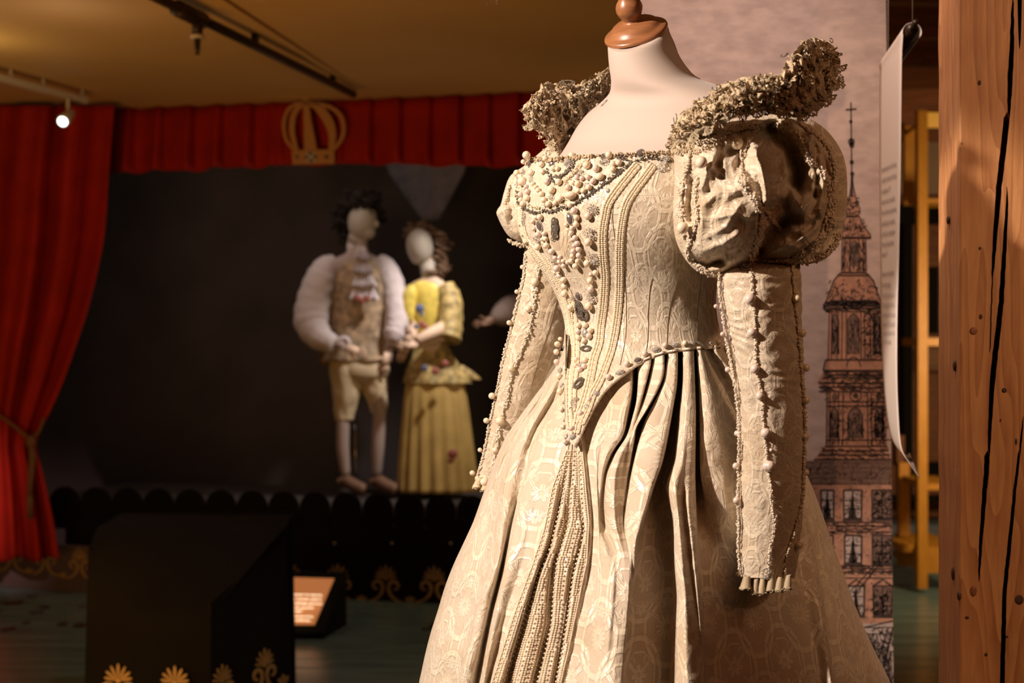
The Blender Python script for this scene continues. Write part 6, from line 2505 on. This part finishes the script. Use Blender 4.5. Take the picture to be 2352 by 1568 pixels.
# ================================================================== COSTUMED FIGURES ON THE STAGE
DF_ = 8.75
M['mskin'] = simple('grey_mannequin_skin', (0.36, 0.325, 0.28), 0.6)
M['mskin2'] = simple('warm_mannequin_skin', (0.60, 0.44, 0.33), 0.6)
M['shirt'] = simple('white_linen', (0.56, 0.51, 0.54), 0.8, bump=.5, bscale=30, dist=.02)
M['wcoat'] = simple('embroidered_waistcoat', (0.34, 0.25, 0.16), 0.7, noise_amt=.55, nscale=22)
M['breeches'] = simple('cream_satin_breeches', (0.56, 0.47, 0.32), 0.5, bump=.3, bscale=14, dist=.02)
M['stock'] = simple('pale_stocking', (0.36, 0.29, 0.27), 0.7)
M['shoe'] = simple('brown_shoe', (0.16, 0.085, 0.05), 0.5)
M['wig'] = simple('dark_curly_hair', (0.014, 0.009, 0.007), 0.8, spec=0.2, noise_amt=.4, nscale=60)
M['wig2'] = simple('brown_hair', (0.12, 0.065, 0.035), 0.6, noise_amt=.4, nscale=60)
M['ydress'] = simple('mustard_silk', (0.44, 0.31, 0.10), 0.5, noise_amt=.15, nscale=8)
M['ybodice'] = simple('yellow_flowered_silk', (0.62, 0.50, 0.10), 0.5, noise_amt=.25, nscale=24)
M['floral'] = simple('flower_print', (0.36, 0.27, 0.10), 0.6, noise_amt=.7, nscale=26)
M['rosered'] = simple('red_rose_applique', (0.30, 0.09, 0.07), 0.6)
M['bluefl'] = simple('blue_applique', (0.09, 0.11, 0.22), 0.6)
M['steel'] = simple('steel_rod', (0.5, 0.48, 0.46), 0.25, metal=.9)


def fpt(px, py, off=0.0):
    return P(px, py, DF_ + off)


def skin_body(name, chains, radii, parent, mat, root=0):
    """one continuous body grown over a skeleton: chains of (px, py, depth offset)"""
    vs, es, rs = [], [], []
    idx = {}
    for ch, rr in zip(chains, radii):
        prev = None
        for p, r in zip(ch, rr):
            if p not in idx:
                idx[p] = len(vs)
                vs.append(tuple(fpt(*p)))
                rs.append(r)
            if prev is not None:
                es.append((prev, idx[p]))
            prev = idx[p]
    me = bpy.data.meshes.new(name)
    me.from_pydata(vs, es, [])
    o = link(me, name, parent)
    sk = o.modifiers.new('skin', 'SKIN')
    sk.use_smooth_shade = True
    if not me.skin_vertices:
        return o
    for i, sv in enumerate(me.skin_vertices[0].data):
        sv.radius = rs[i] if hasattr(rs[i], '__len__') else (rs[i], rs[i])
        sv.use_root = (i == root)
    ss = o.modifiers.new('smooth', 'SUBSURF')
    ss.levels = ss.render_levels = 2
    # freeze to a plain mesh
    dg = bpy.context.evaluated_depsgraph_get()
    dg.update()
    m2 = bpy.data.meshes.new_from_object(o.evaluated_get(dg))
    m2.name = name
    m2.materials.clear()
    m2.materials.append(mat)
    m2.polygons.foreach_set('use_smooth', [True] * len(m2.polygons))
    o.modifiers.clear()
    o.data = m2
    return o


def cloth(name, tab, mat, parent, kd=.6, off=0.0, n=48, m=40, fold=0.0, nf=9, wr=.0, seed=0.0, label=None, cap=True):
    """garment from outline rows (y, xL, xR[, depth offset])"""
    rows = []
    y0, y1 = tab[0][0], tab[-1][0]
    for k in range(m + 1):
        y = y0 + (y1 - y0) * k / m
        v = interp(tab, y)
        xl, xr = v[0], v[1]
        do = v[2] if len(v) > 2 else 0
        c, W = (xl + xr) / 2, (xr - xl) / 2
        row = []
        for j in range(n):
            a = 2 * pi * j / n
            f = 1 + fold * math.sin(a * nf + seed) * (k / m) + wr * noise.noise(Vector((math.cos(a) * 2 + seed, math.sin(a) * 2, y * .03)))
            q = fpt(c + W * math.cos(a) * f, y, off + do)
            q.y -= W * DF_ / F * kd * math.sin(a) * f
            row.append(q)
        rows.append(row)
    mb = MB().grid(rows, True)
    if cap:
        mb.f.append(tuple(range(n)))
        mb.f.append(tuple(range(m * n, m * n + n)))
    return part(mb, name, mat, parent, label=label)


def limb(name, pts, rad, mat, parent, n=14, wr=0.0, seed=0):
    q = smooth_path([fpt(*p) for p in pts], 6)
    rr = []
    for i in range(len(q)):
        f = i / (len(q) - 1) * (len(rad) - 1)
        k = min(int(f), len(rad) - 2)
        r = rad[k] + (rad[k + 1] - rad[k]) * (f - k)
        rr.append(r * (1 + wr * math.sin(i * 1.9 + seed)))
    return part(MB().tube(q, rr, n), name, mat, parent)


def hand(px, py, off, dirx, diry, s, mat, parent):
    """palm, four curled fingers and a thumb"""
    c = fpt(px, py, off)
    d = Vector((dirx, 0, -diry)).normalized()
    sd = Vector((d.z, 0, -d.x))
    mb = MB()
    mb.tube([c - d * s * .55, c, c + d * s * .45], [s * .26, s * .36, s * .30], 10, flat=.55)
    for k, L in enumerate((.55, .66, .62, .48)):
        b = c + d * s * .4 + sd * s * (.26 - .17 * k)
        mb.tube([b, b + d * s * L * .5 + Vector((0, -s * .05, 0)), b + d * s * L * .8 + Vector((0, s * .12, -s * .06)), b + d * s * L + Vector((0, s * .25, -s * .10))], [s * .09, s * .085, s * .075, s * .06], 7)
    b = c - d * s * .1 + sd * s * .3
    mb.tube([b, b + sd * s * .25 + d * s * .2, b + sd * s * .3 + d * s * .45], [s * .11, s * .095, s * .07], 7)
    return mb


def curls(pts, n, r0, spread, mat, name, parent, seed=1):
    r_ = random.Random(seed)
    mb = MB()
    for k in range(n):
        x, y, o = pts[k % len(pts)]
        c = fpt(x + r_.gauss(0, spread), y + r_.gauss(0, spread), o + r_.gauss(0, spread) * .0025)
        ph = r_.uniform(0, 6)
        rr = r0 * r_.uniform(.7, 1.2)
        q = [c + Vector((math.cos(ph + t * .8) * rr, math.sin(ph + t * .8) * rr * .7, rr * .9 - t * rr * .22)) for t in range(10)]
        mb.tube(q, rr * .42, 6)
    return part(mb, name, mat, parent)


# ---- man
man = thing('person', 'faceless male figure in white shirt, embroidered waistcoat and cream breeches on the dark stage', 'person', (P(835, 1120, DF_).x, DF_, .54))
K_ = DF_ / F
ch = [
    [(825, 800, 0), (828, 700, 0), (822, 610, 0), (824, 565, -.01), (832, 530, -.02), (842, 500, -.02), (838, 470, -.01)],
    [(822, 610, 0), (762, 612, -.02), (728, 690, -.03), (722, 745, -.06), (765, 782, -.17), (795, 798, -.20)],
    [(822, 610, 0), (878, 610, .02), (904, 690, .0), (908, 750, -.02), (893, 800, -.06), (888, 830, -.07)],
    [(825, 800, 0), (796, 850, -.01), (788, 950, -.02), (787, 1030, 0), (794, 1095, .02)],
    [(825, 800, 0), (858, 850, .0), (872, 950, -.01), (868, 1030, .01), (866, 1095, .03)],
]
ra = [
    [.065, .07, .075, .05, .048, .08, .055],
    [.085, .065, .055, .045, .035, .03],
    [.085, .065, .05, .045, .035, .03],
    [.065, .055, .045, .045, .032],
    [.065, .055, .045, .045, .032],
]
b_ = skin_body('body', ch, ra, man, M['stock'])
# head over the body neck
c = fpt(832, 508, -.02)
mb = MB().ball(c, .112, Matrix.Rotation(.12, 3, 'Y'), 3, (.80, .92, 1.12))
mb.ball(fpt(864, 514, -.05), .014, None, 1, (1.2, 1, 1.8))
mb.tube([fpt(818, 560, 0), fpt(826, 535, -.01)], [.06, .062], 14)
mb.ball(fpt(842, 534, -.04), .055, None, 2, (1, 1, .8))
part(mb, 'head', M['mskin'], man)
curls([(800, 480, .02), (812, 462, 0), (832, 455, -.03), (856, 464, -.03), (865, 480, 0), (800, 505, .05), (795, 525, .08), (825, 472, .06), (850, 462, .05), (790, 490, .0), (786, 512, .02), (792, 540, .03), (782, 470, .03), (806, 450, .0), (838, 446, .0), (862, 455, .0), (800, 470, -.06), (822, 462, -.09), (845, 468, -.09), (872, 500, .05)], 190, .024, 7, M['wig'], 'curly_wig', man, 2)
cloth('waistcoat', [(585, 800, 846), (600, 772, 872), (640, 762, 890), (700, 762, 892), (760, 758, 890), (800, 750, 895), (830, 740, 900)], M['wcoat'], man, .58, 0, fold=.05, nf=7, wr=.05)
for p, r in (((758, 600, -.02), .06),):
    pass
limb('shirt_sleeve', [(772, 594, -.02), (752, 612, -.02), (738, 640, -.03), (722, 690, -.04), (716, 740, -.08), (735, 775, -.14), (768, 790, -.20)], [.03, .08, .10, .11, .112, .085, .05], M['shirt'], man, 16, .03)
limb('shirt_sleeve', [(868, 592, .02), (884, 608, .02), (898, 640, .0), (908, 690, -.02), (912, 740, -.05), (905, 770, -.08), (900, 785, -.10)], [.03, .06, .075, .08, .08, .07, .04], M['shirt'], man, 16, .03, 2)
mb = MB()
rj = random.Random(8)
rows = []
for k in range(41):
    y = 566 + k * 3.1
    tier = (k % 10) / 10
    w_ = (12 + k * .55) * (.75 + .4 * tier)
    rows.append([fpt(830 + (i / 30 - .5) * 2 * w_ + k * .2, y + 2 * math.sin(i * .9 + k // 10), -.15 - .05 * tier - .022 * math.sin(i * 1.25 + (k // 10) * 2) * tier) for i in range(31)])
mb.grid(rows)
part(mb, 'jabot_ruffle', M['shirt'], man)
cloth('collar_band', [(548, 800, 836), (560, 796, 842), (582, 798, 846)], M['shirt'], man, .8, 0, wr=.1, m=8)
cloth('breeches_leg', [(795, 760, 840), (850, 756, 838), (900, 762, 832), (940, 766, 818), (965, 770, 812)], M['breeches'], man, 1.0, 0, wr=.10, seed=2)
cloth('breeches_leg', [(795, 815, 890), (850, 818, 890), (900, 832, 890), (930, 846, 890), (948, 852, 888)], M['breeches'], man, 1.0, .02, wr=.10, seed=6)
cloth('breeches_seat', [(785, 768, 882), (820, 758, 892), (862, 760, 892), (880, 790, 866)], M['breeches'], man, .62, 0, wr=.04, m=20)
cloth('coat_tail', [(785, 744, 770), (810, 735, 778), (838, 733, 770)], M['shoe'], man, .6, .12, m=10)
for x, y in ((700, 0),):
    pass
for x, y, o in ((830, 690, -.175), (818, 684, -.175), (842, 686, -.175)):
    part(MB().ball(fpt(x, y, o - .03), .022, None, 1, (1, .5, 1)), 'rose_embroidery', M['rosered'], man)
for dx in (0, 1):
    x, y = (790, 788) if dx == 0 else (903, 778)
    mb = MB()
    for k in range(16):
        a = 2 * pi * k / 16
        mb.ball(fpt(x + math.cos(a) * 11, y + math.sin(a) * 12, (-.20 if dx == 0 else -.10)), .016, None, 1)
    part(mb, 'cuff_ruffle', M['shirt'], man)
part(hand(812, 802, -.22, 1, .35, .085, None, None), 'hand', M['mskin2'], man)
part(hand(886, 826, -.09, -.25, 1, .085, None, None), 'hand', M['mskin2'], man)
for x, o in ((794, 0), (868, .02)):
    mb = MB()
    q = [fpt(x - 14, 1108, o + .02), fpt(x, 1104, o), fpt(x + 18, 1114, o - .04), fpt(x + 36, 1122, o - .07), fpt(x + 44, 1124, o - .08)]
    mb.tube(smooth_path(q, 4), [.032] * 5 + [.042] * 6 + [.040] * 4 + [.022] * 2, 12)
    s_ = fpt(x + 12, 1128, o - .02)
    part(mb, 'shoe', M['shoe'], man)
part(MB().tube([fpt(815, 960, .06), fpt(819, 1125, .06)], .009, 8), 'support_rod', M['steel'], man)

# ---- woman
wom = thing('person', 'faceless female figure in yellow flowered bodice and mustard pleated skirt on the dark stage', 'person', (P(1000, 1120, DF_).x, DF_, .54))
ch = [
    [(992, 820, 0), (990, 740, 0), (990, 660, 0), (986, 620, 0), (976, 585, -.01), (968, 560, -.01), (972, 540, 0)],
    [(990, 660, 0), (1022, 668, -.03), (1030, 730, -.06), (1018, 775, -.10), (960, 790, -.2), (940, 796, -.22)],
    [(990, 660, 0), (958, 662, .02), (944, 720, .02), (948, 770, -.06), (938, 788, -.16)],
    [(992, 820, 0), (975, 930, 0), (975, 1080, 0)],
    [(992, 820, 0), (1012, 930, .02), (1012, 1080, .02)],
]
ra = [[.08, .07, .065, .042, .042, .075, .055], [.065, .048, .042, .036, .03, .028], [.09, .055, .042, .036, .03], [.12, .08, .05], [.12, .08, .05]]
skin_body('body', ch, ra, wom, M['mskin2'])
mb = MB().ball(fpt(964, 566, -.02), .105, Matrix.Rotation(-.15, 3, 'Y'), 3, (.80, .92, 1.12))
mb.ball(fpt(946, 580, -.05), .018, None, 1, (1.2, 1, 1.6))
mb.tube([fpt(988, 640, 0), fpt(980, 600, -.01)], [.052, .05], 14)
mb.ball(fpt(961, 592, -.04), .05, None, 2, (1, 1, .8))
part(mb, 'head', M['mskin'], wom)
curls([(985, 530, .0), (965, 522, -.02), (945, 530, -.03), (1005, 545, .02), (1008, 570, .0), (1012, 600, 0), (1005, 625, -.03), (1015, 560, .05), (1012, 620, .02), (995, 600, .03)], 100, .020, 7, M['wig2'], 'ringlet_wig', wom, 5)
cloth('bodice', [(640, 968, 1006), (655, 945, 1030), (690, 940, 1036), (730, 945, 1034), (780, 955, 1024), (800, 950, 1030)], M['ybodice'], wom, .62, 0, wr=.04, label='yellow bodice with blue and red flowers')
cloth('peplum', [(785, 955, 1024), (815, 944, 1040), (850, 934, 1062), (880, 928, 1082)], M['floral'], wom, .6, 0, fold=.07, nf=8, label='flower-printed peplum')
cloth('peplum_tail', [(838, 1040, 1062), (856, 1045, 1090), (872, 1060, 1106)], M['floral'], wom, .3, 0, m=10)
cloth('skirt', [(860, 936, 1060), (900, 930, 1070), (980, 924, 1080), (1060, 920, 1088), (1128, 918, 1094)], M['ydress'], wom, .6, .0, n=160, m=30, fold=.085, nf=17)
cloth('puffed_sleeve', [(652, 938, 952), (672, 926, 956), (700, 922, 954), (725, 926, 952), (740, 940, 950)], M['ybodice'], wom, .8, -.06, m=20, label='bright yellow puffed sleeve')
limb('lace_sleeve', [(1022, 655, -.03), (1034, 690, -.05), (1034, 740, -.08), (1028, 780, -.12)], [.055, .075, .08, .085], M['floral'], wom, 14, .05)
limb('forearm', [(1020, 752, -.12), (985, 768, -.2), (958, 782, -.23)], [.045, .038, .028], M['mskin2'], wom)
part(hand(942, 792, -.24, -1, .1, .085, None, None), 'hand', M['mskin2'], wom)
part(hand(932, 802, -.2, -.5, .8, .08, None, None), 'hand', M['mskin2'], wom)
for x, y, r, mt in ((964, 708, .028, 'bluefl'), (970, 745, .022, 'rosered'), (978, 752, .016, 'rosered'), (968, 722, .014, 'bluefl'), (956, 750, .016, 'bluefl')):
    part(MB().ball(fpt(x, y, -.175), r, None, 2, (1, .4, 1)), 'flower_applique', M[mt], wom)
for x, y, r, mt in ((1040, 1042, .03, 'rosered'), (1036, 1056, .022, 'rosered'), (1000, 852, .024, 'rosered'), (975, 845, .02, 'bluefl'), (1022, 835, .022, 'rosered')):
    part(MB().ball(fpt(x, y, -.28 if y > 1000 else -.22), r, None, 2, (1, .4, 1)), 'flower_applique', M[mt], wom)

# ---- third figure, mostly hidden behind the gown
th3 = thing('person', 'dim figure half hidden behind the gown, reaching out one arm in a loose greyish sleeve', 'person', (P(1265, 1120, 9.0).x, 9.0, .54))
ch = [
    [(1265, 820, .25), (1262, 740, .25), (1262, 660, .25), (1262, 625, .25), (1260, 585, .24), (1262, 545, .24)],
    [(1262, 660, .25), (1215, 672, .2), (1175, 705, .15), (1130, 735, .08), (1108, 742, .05)],
    [(1262, 660, .25), (1300, 680, .25), (1312, 740, .25), (1300, 800, .2)],
    [(1265, 820, .25), (1245, 930, .25), (1242, 1090, .25)],
    [(1265, 820, .25), (1285, 930, .25), (1288, 1090, .25)],
]
ra = [[.07, .065, .065, .045, .08, .055], [.06, .05, .045, .035, .028], [.06, .05, .045, .035], [.06, .05, .04], [.06, .05, .04]]
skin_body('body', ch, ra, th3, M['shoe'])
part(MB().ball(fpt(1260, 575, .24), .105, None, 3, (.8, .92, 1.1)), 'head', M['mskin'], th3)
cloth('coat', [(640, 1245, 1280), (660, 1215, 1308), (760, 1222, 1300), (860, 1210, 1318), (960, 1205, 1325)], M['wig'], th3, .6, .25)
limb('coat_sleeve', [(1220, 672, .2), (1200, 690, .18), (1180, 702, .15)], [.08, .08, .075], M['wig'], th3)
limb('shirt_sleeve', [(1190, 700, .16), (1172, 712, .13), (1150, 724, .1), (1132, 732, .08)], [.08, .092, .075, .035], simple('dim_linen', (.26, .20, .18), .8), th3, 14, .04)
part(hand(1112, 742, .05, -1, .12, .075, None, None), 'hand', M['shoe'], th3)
